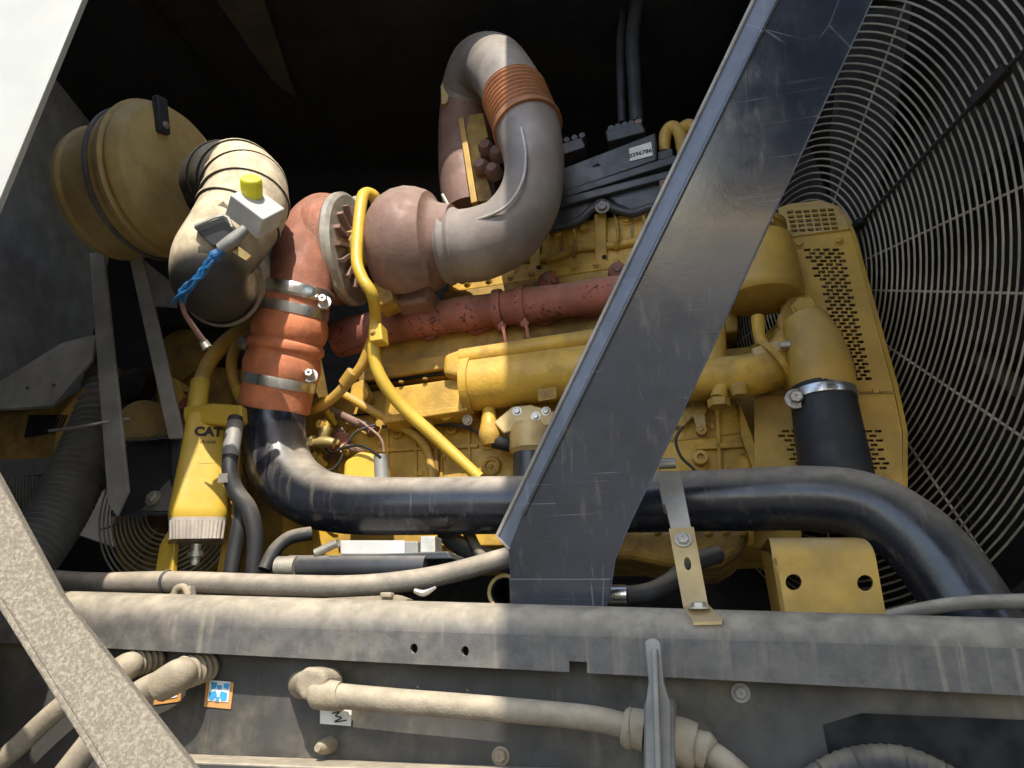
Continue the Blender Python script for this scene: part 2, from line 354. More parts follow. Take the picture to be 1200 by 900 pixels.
# ================================================================ DIAGONAL STRUT
s_ = thing('diagonal_strut', 'wide glossy black folded steel strut leaning across the bay in front of engine', 'strut')
SP = Plane(E(599, 709, -.585), E(712, 709, -.585), P(960, 0, 1.34))
n_ = SP.n if SP.n.dot(CF) > 0 else -SP.n
def SPf(x, y, off=0.0): return SP(x, y) + n_ * off
mk('main_plate', poly([SPf(*q) for q in [(1074, -330), (1174, -330), (806, 468), (770, 545), (738, 612), (720, 655), (712, 709), (599, 709), (596, 645), (612, 606)]], n_ * .008), strm, s_, bevel=.0015)
fl = [SPf(1074, -330, -.0005), SPf(612, 606, -.0005), SPf(597, 643, -.0005), SPf(580, 630, .012), SPf(1039, -330, .012)]
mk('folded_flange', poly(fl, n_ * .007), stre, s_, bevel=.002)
mk('highlight_bead', sweep([SPf(1040, -330, .010), SPf(581, 629, .010), SPf(597, 644, .002)], [.0042] * 3, 10), strw, s_)  # bead draws the bright edge highlight in pale colour
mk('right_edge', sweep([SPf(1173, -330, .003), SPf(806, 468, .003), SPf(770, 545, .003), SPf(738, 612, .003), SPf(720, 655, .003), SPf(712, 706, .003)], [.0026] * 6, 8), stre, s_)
mk('crease_bead', sweep([SPf(1073, -330, -.0015), SPf(613, 604, -.0015)], [.0042, .0042], 10), strm, s_)
fb = [SPf(597, 678, -.004), SPf(716, 678, -.004), SPf(712, 711, -.006), SPf(599, 711, -.006)]
mk('foot_plate', poly(fb, n_ * .004), strm, s_, bevel=.001)
# ================================================================ FRONT FLAKING BAR
BP = Plane(P(0, 560, .84), P(100, 900, .74), P(200, 560, .86))
bn = BP.n if BP.n.dot(CF) > 0 else -BP.n
b_ = thing('flaking_bar', 'diagonal bar with flaking pale paint in the lower left foreground', 'bar')
mk('bar', poly([BP(*q) for q in [(-260, 96), (0, 566), (70, 698), (236, 912), (300, 990), (190, 1005), (140, 925), (2, 706), (-260, 290)]], bn * .022), barm, b_, bevel=.004)
mk('lip', poly([BP(*q) + bn * .002 for q in [(-260, 283), (2, 699), (190, 998), (183, 1010), (-4, 712), (-260, 300)]], bn * .03), barm, b_, bevel=.003)
# ================================================================ ENGINE
e = thing('engine', 'large yellow diesel engine block with cylinder head behind the pipes', 'engine')
mk('block', slab([(330, 470), (560, 445), (880, 405), (935, 355), (940, 640), (330, 660)], .05, .55), yel, e, bevel=.006)
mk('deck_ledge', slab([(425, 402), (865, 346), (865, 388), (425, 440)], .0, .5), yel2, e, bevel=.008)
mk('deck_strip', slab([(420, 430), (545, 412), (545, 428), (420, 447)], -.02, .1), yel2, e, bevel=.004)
hd = mk('cylinder_head', slab([(530, 318), (560, 288), (655, 262), (790, 244), (860, 236), (860, 292), (735, 309), (530, 342)], .06, .45), yel, e, bevel=.005)
mk('head_flange', slab([(525, 331), (735, 301), (860, 284), (860, 294), (735, 312), (525, 343)], .035, .1), yel, hd, bevel=.005)
mk('head_bead', tube([(560, 318, .055, 5), (600, 305, .055, 5), (650, 302, .055, 5), (675, 292, .055, 5.5), (720, 288, .055, 5), (770, 279, .055, 5.5), (860, 268, .055, 5)], 6, 10), yel, hd)
for x, y, w2, h2 in ((703, 276, 7, 26), (626, 292, 6, 22), (786, 262, 7, 26)):
    mk('rib_pad', slab([(x - w2, y - h2), (x + w2, y - h2 - 2), (x + w2 + 1, y + h2 + 4), (x - w2 + 1, y + h2 + 6)], .04, .05), yel, hd, bevel=.006)
    c = E(x + 5, y + h2 - 1, .038); mk('bolt_hole', lathe(c, EY, [(0, rad(c, 3)), (.006, rad(c, 2.6))], 12), dark, hd)
for x, y in ((655, 283), (738, 268), (598, 300)):
    mk('groove', slab([(x, y - 12), (x + 4, y - 13), (x + 5, y + 12), (x + 1, y + 13)], .055, .01), yel2, hd)
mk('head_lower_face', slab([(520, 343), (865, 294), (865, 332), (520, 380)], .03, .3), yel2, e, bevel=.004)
# side cover plates and plugs
mk('side_plate', slab([(395, 488), (560, 478), (640, 470), (640, 640), (395, 640)], .03, .05), yel, e, bevel=.006)
for x, y, rr in ((467, 508, 6.5), (530, 503, 7), (576, 547, 11)):
    c = E(x, y, .03); q = rad(c, rr)
    mk('plug', lathe(c, NEY, [(0, q * 1.15), (.008, q * 1.1), (.012, q * .95), (.012, q * .6), (.006, q * .55), (.006, q * .25), (.012, q * .2)], 20), yel, e)
for k in range(8): bolts(e, ((548 + k * 25, 331 - k * 3.55),), E, NEY, 3.0, yel, .033, 'flange_bolt')
for k in range(9): bolts(e, ((440 + k * 33, 433 - k * 4.3),), E, NEY, 3.2, yel2, -.001, 'deck_bolt')
for x, y in ((405, 500), (405, 560), (440, 487), (490, 485), (520, 535), (548, 520), (600, 560), (445, 520), (493, 555), (420, 600)): bolts(e, ((x, y),), E, NEY, 3.4, yel, .029, 'cover_bolt')
for k in range(6): bolts(e, ((770 + k * 20, 622 + (k % 2)),), E, NEY, 3.2, yel, -.082, 'pan_bolt')
mk('gasket_line', slab([(395, 486.5), (560, 476.5), (640, 468.5), (640, 470), (560, 478), (395, 488)], .025, .03), dark, e)
mk('water_jacket_cover', slab([(560, 486), (600, 482), (604, 520), (566, 528)], .022, .03), yel, e, bevel=.006)
mk('ledge_groove', slab([(430, 446), (545, 431), (545, 434), (430, 449)], -.004, .02), dark, e)
mk('drip_rail', tube([(455, 500, -.03, 3), (500, 494, -.03, 3), (556, 488, -.03, 3)], 4, 10), yel2, e)
for x in (452, 485, 515, 548): mk('casting_rib', slab([(x, 500), (x + 3, 500), (x + 4, 600), (x, 600)], .022, .02), yel, e, bevel=.002)
mk('casting_ledge', slab([(395, 528), (560, 520), (560, 524), (395, 532)], .02, .02), yel, e, bevel=.002)
for k, x in enumerate((570, 600, 640, 670, 720, 752)):
    y = 300 - (x - 570) * .2
    mk('injector_line', tube([(x, y - 18, .06, 2), (x + 3, y - 6, .03, 2), (x + 4, y + 8, .028, 2), (x + 2, y + 22, .05, 2)], 6, 8), yel2, e)
    mk('head_bolt', bolt(E(x + 14, y - 12, .058), NEY, .012), yel, e, smooth=False)
# oil cooler
oc = thing('oil_cooler', 'yellow cylindrical oil cooler with thin pipe above on the engine side', 'oil cooler')
mk('cooler_body', tube([(550, 452, -.07, 31), (830, 416, -.07, 31)], 6, 32), yel, oc)
mk('end_ring', lathe(E(551, 452, -.07), EX, [(-.012, .075), (-.012, .086), (.012, .086), (.012, .075)], 32), yel, oc)
mk('end_box', slab([(452, 455), (549, 441), (550, 480), (450, 493)], -.09, .14), yel, oc, bevel=.006)
mk('box_flange', slab([(448, 487), (548, 474), (548, 481), (448, 496)], -.105, .1), yel, oc, bevel=.004)
for x in (470, 498, 532): mk('cap_screw', bolt(E(x, 449 - (x - 470) * .13, -.1), EZ, .007, washer=False), yel2, oc, smooth=False)
mk('thin_pipe', tube([(540, 420, -.1, 11), (620, 408, -.1, 11), (840, 375, -.1, 11)], 6, 20), yel, oc)
mk('pipe_elbow', slab([(520, 415), (548, 405), (551, 432), (535, 442), (518, 438)], -.125, .07), yel, oc, bevel=.014)
mk('name_plate', slab([(631, 456), (652, 453), (652, 467), (631, 470)], -.142, .004), yel2, oc)
# manifold
mf = thing('exhaust_manifold', 'rusty red exhaust manifold tube along the cylinder head', 'manifold')
mk('manifold_tube', tube([(395, 398, -.03, 22), (470, 379, -.04, 21), (520, 371, -.05, 20), (570, 364, -.05, 20), (650, 354, -.05, 21), (740, 342, -.05, 21), (865, 324, -.05, 21)], 8, 28, rmod=lambda t: 1 + .035 * math.sin(t * 34)), red, mf)
mk('flange', slab([(390, 405), (450, 398), (475, 388), (500, 398), (530, 385), (556, 391), (600, 374), (640, 380), (665, 366), (690, 371), (740, 358), (740, 350), (390, 392)], -.02, .06), red, mf, bevel=.006)
for x in (585, 612):
    y = 362 - (x - 590) * .13; c = E(x, y, -.05)
    cl = mk('band_clamp', ringband(c, EX + EZ * .02, rad(c, 22), .026, .005), red, mf)
    mk('clamp_bolt', sweep([E(x + 3, y + 14, -.1), E(x + 8, y + 40, -.1)], [.005, .005], 8), red, cl)
    mk('clamp_nut', bolt(E(x + 3, y + 20, -.095), NEY, .008), red, cl, smooth=False)
for x, y in ((643, 333), (725, 322)):
    c = E(x, y, .0); mk('port_boss', lathe(c, NEY, [(0, .034), (.03, .028), (.04, .015)], 18), red, mf); mk('port_nut', bolt(c - EY * .035, NEY, .011), brown, mf, smooth=False)
# valve cover and control module
vc = thing('valve_cover', 'black plastic valve cover with wavy lower edge on the cylinder head', 'cover')
mk('cover_shell', slab([(600, 262), (640, 240), (800, 198), (860, 190), (860, 238), (790, 232), (765, 240), (740, 247), (722, 240), (712, 230), (698, 232), (690, 246), (672, 262), (645, 268), (600, 280)], .035, .45), blkp, vc, bevel=.012)
mk('cover_flange', tube([(600, 280, .03, 5), (645, 268, .03, 5), (676, 260, .03, 5), (694, 245, .03, 5), (706, 239, .025, 6), (720, 245, .03, 5), (742, 250, .03, 5), (770, 242, .03, 5), (860, 236, .03, 5)], 6, 10), blkp, vc)
mk('cover_bolt', bolt(E(706, 243, .015), NEY, .015), gry, vc, smooth=False)
mk('gasket_rail', slab([(640, 236), (800, 195), (860, 184), (860, 192), (800, 204), (640, 246)], .015, .45), blkp, vc, bevel=.006)
mk('hold_down_post', slab([(772, 204), (783, 202), (784, 232), (774, 236)], .018, .03), brown, vc, bevel=.003)
cm = thing('control_module', 'long dark module box with a white label on top of the engine', 'module')
mk('case', slab([(640, 204), (768, 155), (770, 187), (640, 232)], .045, .25), blkp, cm, bevel=.006)
mk('lower_step', slab([(640, 230), (770, 188), (792, 181), (793, 190), (640, 238)], .028, .29), blkp, cm, bevel=.004)
mk('corner_lug', slab([(770, 178), (788, 173), (789, 183), (771, 188)], .07, .06), blkp, cm, bevel=.004)
lb = mk('paper_label', slab([(737, 174), (763, 166), (765, 182), (738, 189)], .042, .002), stick, cm, smooth=False)
a = E(738, 184, .0405); bx = (E(764, 177, .0405) - a)
mk('label_print', flat_text('0396786', .022, a + bx * .48 + EZ * .004, bx.normalized(), EZ, .0004), ink, lb, smooth=False)
mk('triangle_mark', slab([(694, 195), (700, 191), (704, 193)], .042, .002), dark, cm)
mk('socket', slab([(652, 170), (682, 160), (686, 172), (652, 184)], .12, .06), blkp, cm, bevel=.005)
for k in range(4): mk('socket_lug', lathe(E(655 + k * 9, 166 - k * 2.6, .12), EY, [(0, .011), (.05, .011)], 10), blkp, cm)
hc = thing('harness_connector', 'black connector and twin cable conduits rising above the control module', 'connector')
mk('plug_body', slab([(709, 152), (752, 142), (757, 154), (712, 166)], .1, .08), blkp, hc, bevel=.006)
for k in range(5): mk('clip', lathe(E(716 + k * 8, 150 - k * 2, .1), EY, [(0, .012), (.06, .012)], 10), brown if k > 3 else blkp, hc)
mk('conduit', tube([(750, -20, .2, 8.5), (744, 20, .2, 8.5), (741, 50, .17, 8.5), (743, 90, .15, 8), (746, 145, .12, 8)], 8, 14), blkp, hc)
mk('conduit', tube([(740, -20, .24, 5), (730, 20, .24, 5), (727, 60, .2, 5), (729, 145, .15, 5)], 8, 12), blkp, hc)
for k, x in enumerate((0, 19)):
    mk('fuel_line_loop', tube([(779 + x, 178 - k * 4, .12, 6), (780 + x, 158 - k * 3, .12, 7.5), (788 + x, 149 - k * 2, .12, 7.5), (797 + x, 158 - k * 2, .11, 7.5), (802 + x, 190, .1, 7.5), (803 + x, 215, .1, 7.5)], 8, 14), yelt,
       label='yellow steel fuel line loop beside the white label, ' + ('nearer the module' if k == 0 else 'nearer the strut'), cat='fuel line', group='fuel line loops behind the strut')
# ---------------------------------------------------------------- turbocharger
TO = -.17
T0 = E(408, 293, TO)
tb = thing('turbocharger', 'turbocharger with rusty orange compressor housing and brown turbine housing', 'turbocharger')
R0 = rad(T0, 62)
cp = mk('compressor_housing', lathe(T0, EX, [(-.16, .07), (-.15, .10), (-.13, R0 * .80), (-.09, R0 * .98), (-.05, R0 * 1.02), (-.02, R0 * .96), (-.006, R0 * .9), (-.006, R0 * .5)], 48), rust, tb)
mk('outlet_duct', tube([(349, 352, -.285, 37), (351, 328, -.285, 37), (356, 298, -.27, 35), (364, 270, -.24, 31), (377, 251, -.2, 25), (393, 243, -.15, 15)], 8, 36), rust, tb)
mk('duct_rib', tube([(333, 268, -.26, 4), (345, 252, -.25, 5), (368, 238, -.22, 5), (394, 233, -.17, 4)], 6, 8), rust, tb)
mk('inlet_flange', lathe(T0, EX, [(-.24, .085), (-.24, .098), (-.225, .104), (-.21, .098), (-.20, .085), (-.17, .085), (-.14, .11)], 40), gry, tb)
vb = mk('clamp_ring', lathe(T0, EX, [(-.012, R0 * .86), (-.014, R0 * 1.02), (-.004, R0 * 1.07), (.012, R0 * 1.07), (.022, R0 * 1.0), (.022, R0 * .84)], 56), zinc, tb)
mk('ring_bolt', bolt(T0 + EX * .01 + EZ * R0 * 1.07, NEY, .012), zinc, vb, smooth=False)
mk('back_plate', lathe(T0, EX, [(.0, R0 * .86), (.004, R0 * .8), (-.03, R0 * .5)], 40), rust, tb)
for k in range(16):
    a = 2 * math.pi * k / 16; dv = EY * math.cos(a) + EZ * math.sin(a); tv = EX.cross(dv)
    mk('cooling_fin', box(T0 + EX * .016 + dv * R0 * .63, EX * .024, dv * R0 * .19, tv * .006), brown, tb)
mk('bearing_housing', lathe(T0, EX, [(-.02, .07), (.04, .062), (.06, .056), (.09, .06), (.11, .085), (.125, .1)], 32), yel2, tb)
q = E(487, 287, TO)
tvs, tfs = lathe(V((0, 0, 0)), EX, [(-.128, .06), (-.124, .097), (-.108, .13), (-.08, .154), (-.042, .168), (-.005, .171), (.026, .165), (.050, .155), (.064, .147), (.069, .134), (.080, .122), (.10, .113), (.13, .106)], 64)
def snail(v):
    t = v.dot(EX); p = v - EX * t
    if t > .066: return v
    a = math.atan2(p.dot(EZ), p.dot(EY)); k = ((a - math.radians(-100)) % (2 * math.pi)) / (2 * math.pi)
    return EX * t + p * (.94 + .17 * k)
mk('turbine_housing', ([q + snail(v) for v in tvs], tfs), brown, tb)
mk('turbine_foot', slab([(462, 336), (503, 332), (500, 353), (460, 359)], TO - .0, .15), brown, tb, bevel=.012)
mk('drain_flange', slab([(436, 318), (456, 310), (460, 352), (440, 360)], TO - .05, .08), yel2, tb, bevel=.006)
oc2 = E(531, 289, TO)
vb = mk('outlet_clamp', lathe(oc2, EX, [(-.03, .095), (-.03, .108), (-.015, .116), (.0, .109), (.015, .116), (.03, .108), (.03, .095)], 40), exh, tb)
mk('clamp_t_bolt', sweep([oc2 + EZ * .11 - EY * .02, oc2 + EZ * .17 - EX * .03 - EY * .03], [.005, .005], 8), zinc, vb)
# ---------------------------------------------------------------- exhaust pipe
ex = thing('exhaust_pipe', 'grey brown exhaust pipe curving up from the turbine over the engine', 'pipe')
mk('lower_elbow', tube([(532, 289, TO, 42), (562, 286, TO - .01, 43), (595, 270, TO - .03, 41), (618, 238, TO - .045, 37.5), (626, 203, TO - .045, 35), (623, 170, TO - .03, 36.5), (616, 145, TO - .015, 39)], 10, 36), exh, ex)
mk('weld_seam', tube([(542, 262, TO - .10, 1.8), (575, 252, TO - .135, 2), (598, 237, TO - .150, 2), (613, 210, TO - .152, 2), (616, 180, TO - .14, 2), (611, 150, TO - .128, 1.8)], 8, 8), seam, ex)
mk('bellows', tube([(619, 152, TO - .02, 39), (602, 110, TO + .01, 38)], 60, 36, rmod=lambda t: (1.07 if t < .1 else 1.0 + .035 * math.sin(t * 2 * math.pi * 10))), bell, ex)
mk('upper_elbow', tube([(603, 112, TO + .01, 37), (592, 92, TO + .04, 36), (578, 77, .0, 36), (562, 80, .07, 35), (551, 104, .14, 33), (547, 122, .17, 31)], 10, 36), exh, ex)
mk('rear_riser', tube([(547, 116, .17, 30), (545, 150, .19, 31), (546, 200, .2, 32), (552, 250, .2, 32)], 8, 32), brown, ex)
mk('pipe_clamp', slab([(516, 100), (526, 84), (530, 92), (524, 120), (517, 122)], .08, .05), tan, ex, bevel=.004)
hb = thing('lifting_bracket', 'olive yellow folded bracket behind the exhaust elbow', 'bracket')
mk('face', slab([(538, 137), (566, 132), (572, 160), (560, 170), (578, 235), (556, 236)], .1, .012), yel2, hb, bevel=.002)
mk('edge', slab([(537, 139), (543, 137), (559, 236), (552, 238)], .085, .06), yelt, hb, bevel=.002)
for k, (x, y) in enumerate(((572, 178), (580, 205), (566, 200), (585, 185))): mk('fitting', lathe(E(x, y, .1), NEY, [(0, .03), (.03, .03), (.05, .018)], 10), brown, hb)
# ---------------------------------------------------------------- orange hose and charge pipe
oh = thing('orange_hose', 'ribbed orange silicone hose joining the compressor outlet to the black pipe', 'hose')
prof = [(0, 40), (.02, 41), (.10, 41), (.17, 41), (.20, 41.5), (.26, 42), (.30, 43.5), (.37, 44.5), (.44, 43), (.475, 41), (.495, 41), (.515, 44), (.545, 44.5), (.575, 43.5), (.595, 41), (.63, 43), (.70, 44.5), (.77, 43), (.82, 40.5), (.90, 40.5), (1, 40)]
A_ = E(321, 480, -.2); B_ = E(347, 345, -.285)
def hp(t): return A_.lerp(B_, t)
ax = (B_ - A_).normalized(); Lh = (B_ - A_).length
pr2 = [(x * Lh, rad(hp(x), rr)) for x, rr in [tuple(v) for v in catmull(prof, 4)]]
mk('hose_body', lathe(A_, ax, pr2, 48), orng, oh)
for t, rr, wd in ((.235, 41, .030), (.86, 40, .030)):
    c = hp(t); cl = mk('hose_clamp', ringband(c, ax, rad(c, rr) * 1.015, wd, .003, 48), steel, oh)
    bc = c + EX * (rad(c, rr) + .012) - EY * .02
    mk('clamp_screw', bolt(bc, (EX * .3 - EY).normalized(), .013, .03), steel, cl, smooth=False)
    mk('screw_housing', lathe(bc - ax * .016, ax, [(0, .009), (.032, .009)], 12), steel, cl)
c = hp(1.0); mk('outlet_collar', lathe(c, ax, [(-.014, .085), (-.014, rad(c, 41)), (-.006, rad(c, 43.5)), (.014, rad(c, 43.5)), (.024, rad(c, 41)), (.024, .08)], 48), steel, oh)
ch = thing('charge_air_pipe', 'fat glossy black air pipe bending from the orange hose across the engine', 'pipe')
mk('pipe', tube([(323, 470, -.2, 37), (320.5, 488, -.2, 38.5), (321, 515, -.205, 38), (332, 552, -.22, 37), (362, 580, -.24, 35), (405, 591, -.26, 34), (470, 593, -.28, 33.5), (560, 592, -.29, 33.5), (700, 590, -.305, 34), (850, 586, -.32, 36),
                 (950, 584, -.335, 38), (1015, 594, -.35, 40), (1070, 628, -.37, 43), (1115, 680, -.39, 46), (1165, 760, -.42, 48)], 10, 40), blk, ch)
# ---------------------------------------------------------------- yellow oil lines
ol = thing('turbo_oil_line', 'bright yellow oil line arching over the turbo and running down the block', 'oil line')
mk('feed_pipe', tube([(442, 243, TO - .04, 6.5), (438, 230, TO - .07, 7), (428, 227, TO - .1, 7), (423, 240, TO - .13, 7), (418, 300, TO - .15, 7), (424, 325, TO - .15, 7), (436, 345, TO - .13, 7), (440, 372, -.22, 7), (438, 412, -.2, 7.5), (446, 442, -.18, 7.5), (470, 475, -.14, 7.5), (510, 512, -.1, 7.5), (562, 560, -.07, 7)], 10, 16), yelc, ol)
mk('branch_pipe', tube([(436, 398, -.19, 6), (424, 428, -.17, 6), (408, 448, -.15, 6), (388, 468, -.13, 6), (364, 482, -.1, 6)], 8, 14), yelt, ol)
mk('branch_collar', tube([(414, 436, -.165, 8), (404, 450, -.15, 8)], 3, 14), yelt, ol)
mk('return_pipe', tube([(402, 462, -.05, 5), (430, 478, -.05, 5), (465, 497, -.03, 5), (490, 513, -.02, 5), (503, 535, -.0, 5), (507, 565, .0, 5)], 8, 12), yelt, ol)
bk = mk('line_clip', slab([(432, 380), (446, 378), (448, 398), (433, 400)], -.245, .05), yelc, ol, bevel=.004)
mk('clip_bolt', bolt(E(437, 389, -.246), NEY, .006), yelt, bk, smooth=False)
mk('vertical_stub', tube([(511, 522, -.0, 2.5), (512, 565, .0, 2.5)], 4, 8), yel2, ol)
# ---------------------------------------------------------------- fuel transfer pump etc. on block
fp = thing('fuel_transfer_pump', 'yellow fuel pump with bolted bracket on the block beside the strut', 'pump')
mk('bracket_plate', slab([(578, 495), (600, 476), (622, 474), (650, 482), (650, 498), (618, 500), (590, 508)], -.09, .03), tan, fp, bevel=.005)
mk('pump_body', lathe(E(622, 512, -.05), EZ, [(-.09, .035), (-.05, .05), (-.04, .062), (.02, .062), (.035, .055)], 24), tan, fp)
mk('lower_cap', lathe(E(622, 540, -.05), EZ, [(-.05, .05), (.02, .05)], 20), blkp, fp)
mk('inlet_elbow', tube([(573, 462, -.06, 5), (573, 492, -.07, 9), (574, 510, -.07, 13), (575, 522, -.07, 9)], 6, 16), yel, fp)
mk('outlet_stub', tube([(578, 517, -.07, 8), (600, 522, -.06, 8), (612, 518, -.05, 8)], 5, 14), dark, fp)
bolts(fp, ((606, 482), (628, 488), (640, 482)), E, NEY, 3.6, zinc, -.09)
mk('support_arm', slab([(604, 560), (640, 520), (650, 530), (618, 570)], -.04, .03), yel, fp, bevel=.006)
mk('hex_nut', bolt(E(523, 483, -.07), NEY, .016), yel, fp, smooth=False)
js = thing('sensor_cluster', 'small fittings and yellow sensor casting beside the black pipe bend', 'fittings')
mk('casting', slab([(402, 540), (420, 528), (436, 530), (446, 545), (448, 570), (400, 570)], -.12, .08), yelc, js, bevel=.014)
mk('connector', tube([(446, 534, -.12, 8), (448, 565, -.12, 9)], 5, 14), gry, js)
mk('wire_loop', tube([(398, 526, -.13, 1.6), (420, 522, -.14, 1.6), (436, 528, -.14, 1.6), (446, 536, -.14, 1.6)], 6, 8), dark, js)
mk('brass_fitting', tube([(364, 519, -.13, 6), (382, 518, -.13, 6.5), (392, 519, -.13, 5)], 5, 12), brass, js)
mk('brass_flange', lathe(E(367, 518, -.13), EX, [(-.006, .02), (.006, .02)], 6), brass, js, smooth=False)
mk('red_plug', lathe(E(401, 519, -.02), NEY, [(0, .032), (.02, .03), (.024, .02)], 20), red, js)
mk('rod', tube([(385, 480, -.02, 5), (430, 500, -.02, 6), (438, 506, -.02, 9)], 5, 12), brown, js)
mk('small_elbow', tube([(384, 500, -.1, 6), (380, 508, -.1, 7), (374, 525, -.1, 6)], 5, 12), brass, js)
mk('bracket_arm', slab([(412, 450), (425, 444), (432, 462), (424, 476), (408, 470)], -.03, .04), yel, js, bevel=.005)
bolts(js, ((432, 465), (455, 490), (481, 478), (400, 505), (388, 536)), E, NEY, 4, brown, -.0)
rc = random.Random(11)
for k in range(9):
    x, y = rc.uniform(366, 440), rc.uniform(484, 552); c = E(x, y, rc.uniform(-.09, -.02)); dv = (NEY + EX * rc.uniform(-.8, .8) + EZ * rc.uniform(-.5, .8)).normalized(); q = rc.uniform(.009, .017)
    mk('pipe_fitting', lathe(c, dv, [(-.03, q * .8), (0, q * .8), (0, q * 1.3), (.012, q * 1.3), (.012, q * .9), (.03, q * .8), (.03, q * .3)], 6 if k % 2 else 14), (brass, zinc, yelc, brown, yelt)[k % 5], js, smooth=bool(k % 2 == 0))
for pts in ([(372, 512), (388, 530), (404, 522), (418, 506), (440, 498)], [(368, 540), (384, 552), (396, 544), (402, 532)], [(420, 492), (445, 512), (450, 530)]):
    mk('small_wire', tube([(x, y, -.1, 1.5) for x, y in pts], 6, 8), blk2 if pts[0][0] != 420 else brown, js)
for k, (x, y) in enumerate(((462, 492), (486, 489), (510, 486), (535, 484), (548, 492))):
    mk('cooler_stud', bolt(E(x, y, -.06), (NEY - EZ * .4).normalized(), .010), (yel, zinc, yel2)[k % 3], oc, smooth=False)
mk('cooler_drain', tube([(500, 482, -.06, 4), (504, 498, -.06, 5), (502, 506, -.05, 4)], 4, 10), yel2, oc)
mk('dark_line', tube([(448, 500, -.02, 2.4), (500, 497, -.02, 2.4), (545, 500, -.02, 2.4), (566, 512, -.03, 2.4)], 6, 8), blk2, oc)
# ---------------------------------------------------------------- right hand end of the engine
wp = thing('water_pump', 'yellow water pump casting with elbow pipe beside the belt guard', 'water pump')
mk('elbow_pipe', tube([(790, 452, -.12, 22), (830, 444, -.12, 24), (875, 440, -.13, 25), (905, 430, -.12, 24), (922, 408, -.09, 20), (925, 392, -.05, 18)], 8, 28), yel, wp)
mk('riser_pipe', tube([(838, 452, -.12, 15), (836, 415, -.11, 15), (834, 380, -.09, 16)], 6, 20), yel, wp)
mk('pipe_flange', lathe(E(908, 428, -.12), (EX + EZ * .6).normalized(), [(-.008, .05), (-.008, .074), (.008, .074), (.008, .05)], 28), yel, wp)
mk('spigot', tube([(842, 468, -.16, 10), (848, 446, -.14, 9)], 4, 16), yel, wp); mk('spigot_nut', lathe(E(842, 468, -.16), EZ, [(-.02, .028), (.0, .028)], 6), yelt, wp, smooth=False)
mk('spigot_cap', lathe(E(866, 456, -.17), EZ, [(-.018, .018), (.006, .024), (.012, .018)], 14), yelt, wp)
mk('volute', tube([(944, 378, -.13, 26), (954, 405, -.15, 32), (962, 435, -.165, 36), (966, 462, -.165, 35)], 8, 32), yelt, wp)
mk('mount_flange', slab([(925, 345), (950, 342), (962, 360), (980, 385), (992, 430), (999, 452), (930, 462), (918, 436), (918, 400), (910, 372)], -.11, .05), yelt, wp, bevel=.012)
c = E(942, 363, -.15); mk('hex_plug', lathe(c, NEY, [(0, .034), (.008, .034), (.008, .026), (.02, .026)], 6), yelt, wp, smooth=False)
mk('small_bracket', slab([(880, 408), (905, 400), (928, 398), (932, 410), (905, 412), (884, 418)], -.17, .02), tan, wp, bevel=.004)
mk('drain_valve', tube([(888, 372, -.12, 8), (890, 395, -.13, 7), (896, 405, -.14, 7)], 5, 14), yel, wp)
mk('stud', tube([(914, 405, -.18, 4), (926, 404, -.18, 5)], 3, 10), zinc, wp)
bt = thing('breather_canister', 'yellow breather canister with domed bottom beside the strut', 'canister')
c = E(893, 350, -.1)
mk('body', lathe(c, EZ, [(-.012, .03), (-.010, .085), (-.006, .102), (.004, .110), (.02, .111), (.11, .104), (.17, .098), (.175, .088)], 40), yelt, bt)
mk('neck', lathe(c, EZ, [(.175, .09), (.18, .082), (.20, .082), (.205, .09), (.22, .09)], 32), yel2, bt)
mk('cap', lathe(c, EZ, [(.22, .075), (.235, .078), (.25, .06)], 28), brown, bt)
for k in range(3): mk('clip', box(c + EZ * .19 + (EX * math.cos(4.1 + k * .5) + EY * math.sin(4.1 + k * .5)) * .094, EX * .008, EY * .008, EZ * .012), yelt, bt, bevel=.002)
fc = thing('front_timing_cover', 'yellow timing housing with bosses between strut and belt guard', 'housing')
mk('housing', slab([(780, 478), (862, 468), (875, 500), (885, 560), (885, 640), (760, 640)], -.02, .2), yel, fc, bevel=.012)
mk('rib', slab([(815, 520), (872, 516), (872, 524), (815, 527)], -.035, .03), yel, fc, bevel=.003)
mk('rib', slab([(838, 480), (842, 480), (846, 560), (842, 560)], -.035, .03), yel, fc)
mk('side_rib', slab([(866, 470), (878, 500), (900, 560), (886, 560), (868, 510)], -.06, .1), yel, fc, bevel=.004)
for x, y, rr in ((821, 537, 7), (797, 492, 6), (822, 505, 5), (822, 482, 5), (806, 478, 6)):
    c = E(x, y, -.035); mk('boss', lathe(c, NEY, [(-.01, rad(c, rr * 1.3)), (.016, rad(c, rr * 1.2)), (.018, rad(c, rr * .6)), (.008, rad(c, rr * .5))], 16), yelt, fc)
mk('fitting_arm', slab([(790, 482), (825, 470), (828, 500), (818, 508), (812, 488), (800, 500), (788, 498)], -.05, .03), tan, fc, bevel=.005)
for x, y in ((790, 510), (790, 560), (862, 485), (870, 530), (850, 548), (805, 560), (835, 500)): bolts(fc, ((x, y),), E, NEY, 3.2, yel, -.021, 'cover_bolt')
mk('cover_seam', slab([(780, 515), (872, 506), (872, 508), (780, 517.5)], -.0235, .004), yel2, fc)
mk('sensor_wire', tube([(800, 500, -.06, 1.8), (792, 515, -.07, 1.8), (798, 535, -.07, 1.8), (815, 552, -.06, 1.8), (830, 575, -.05, 1.8)], 8, 8), blk2, fc)
mk('oil_pan', slab([(620, 618), (880, 618), (872, 648), (845, 664), (800, 668), (740, 655), (620, 655)], -.08, .5), yel2, fc, bevel=.02)
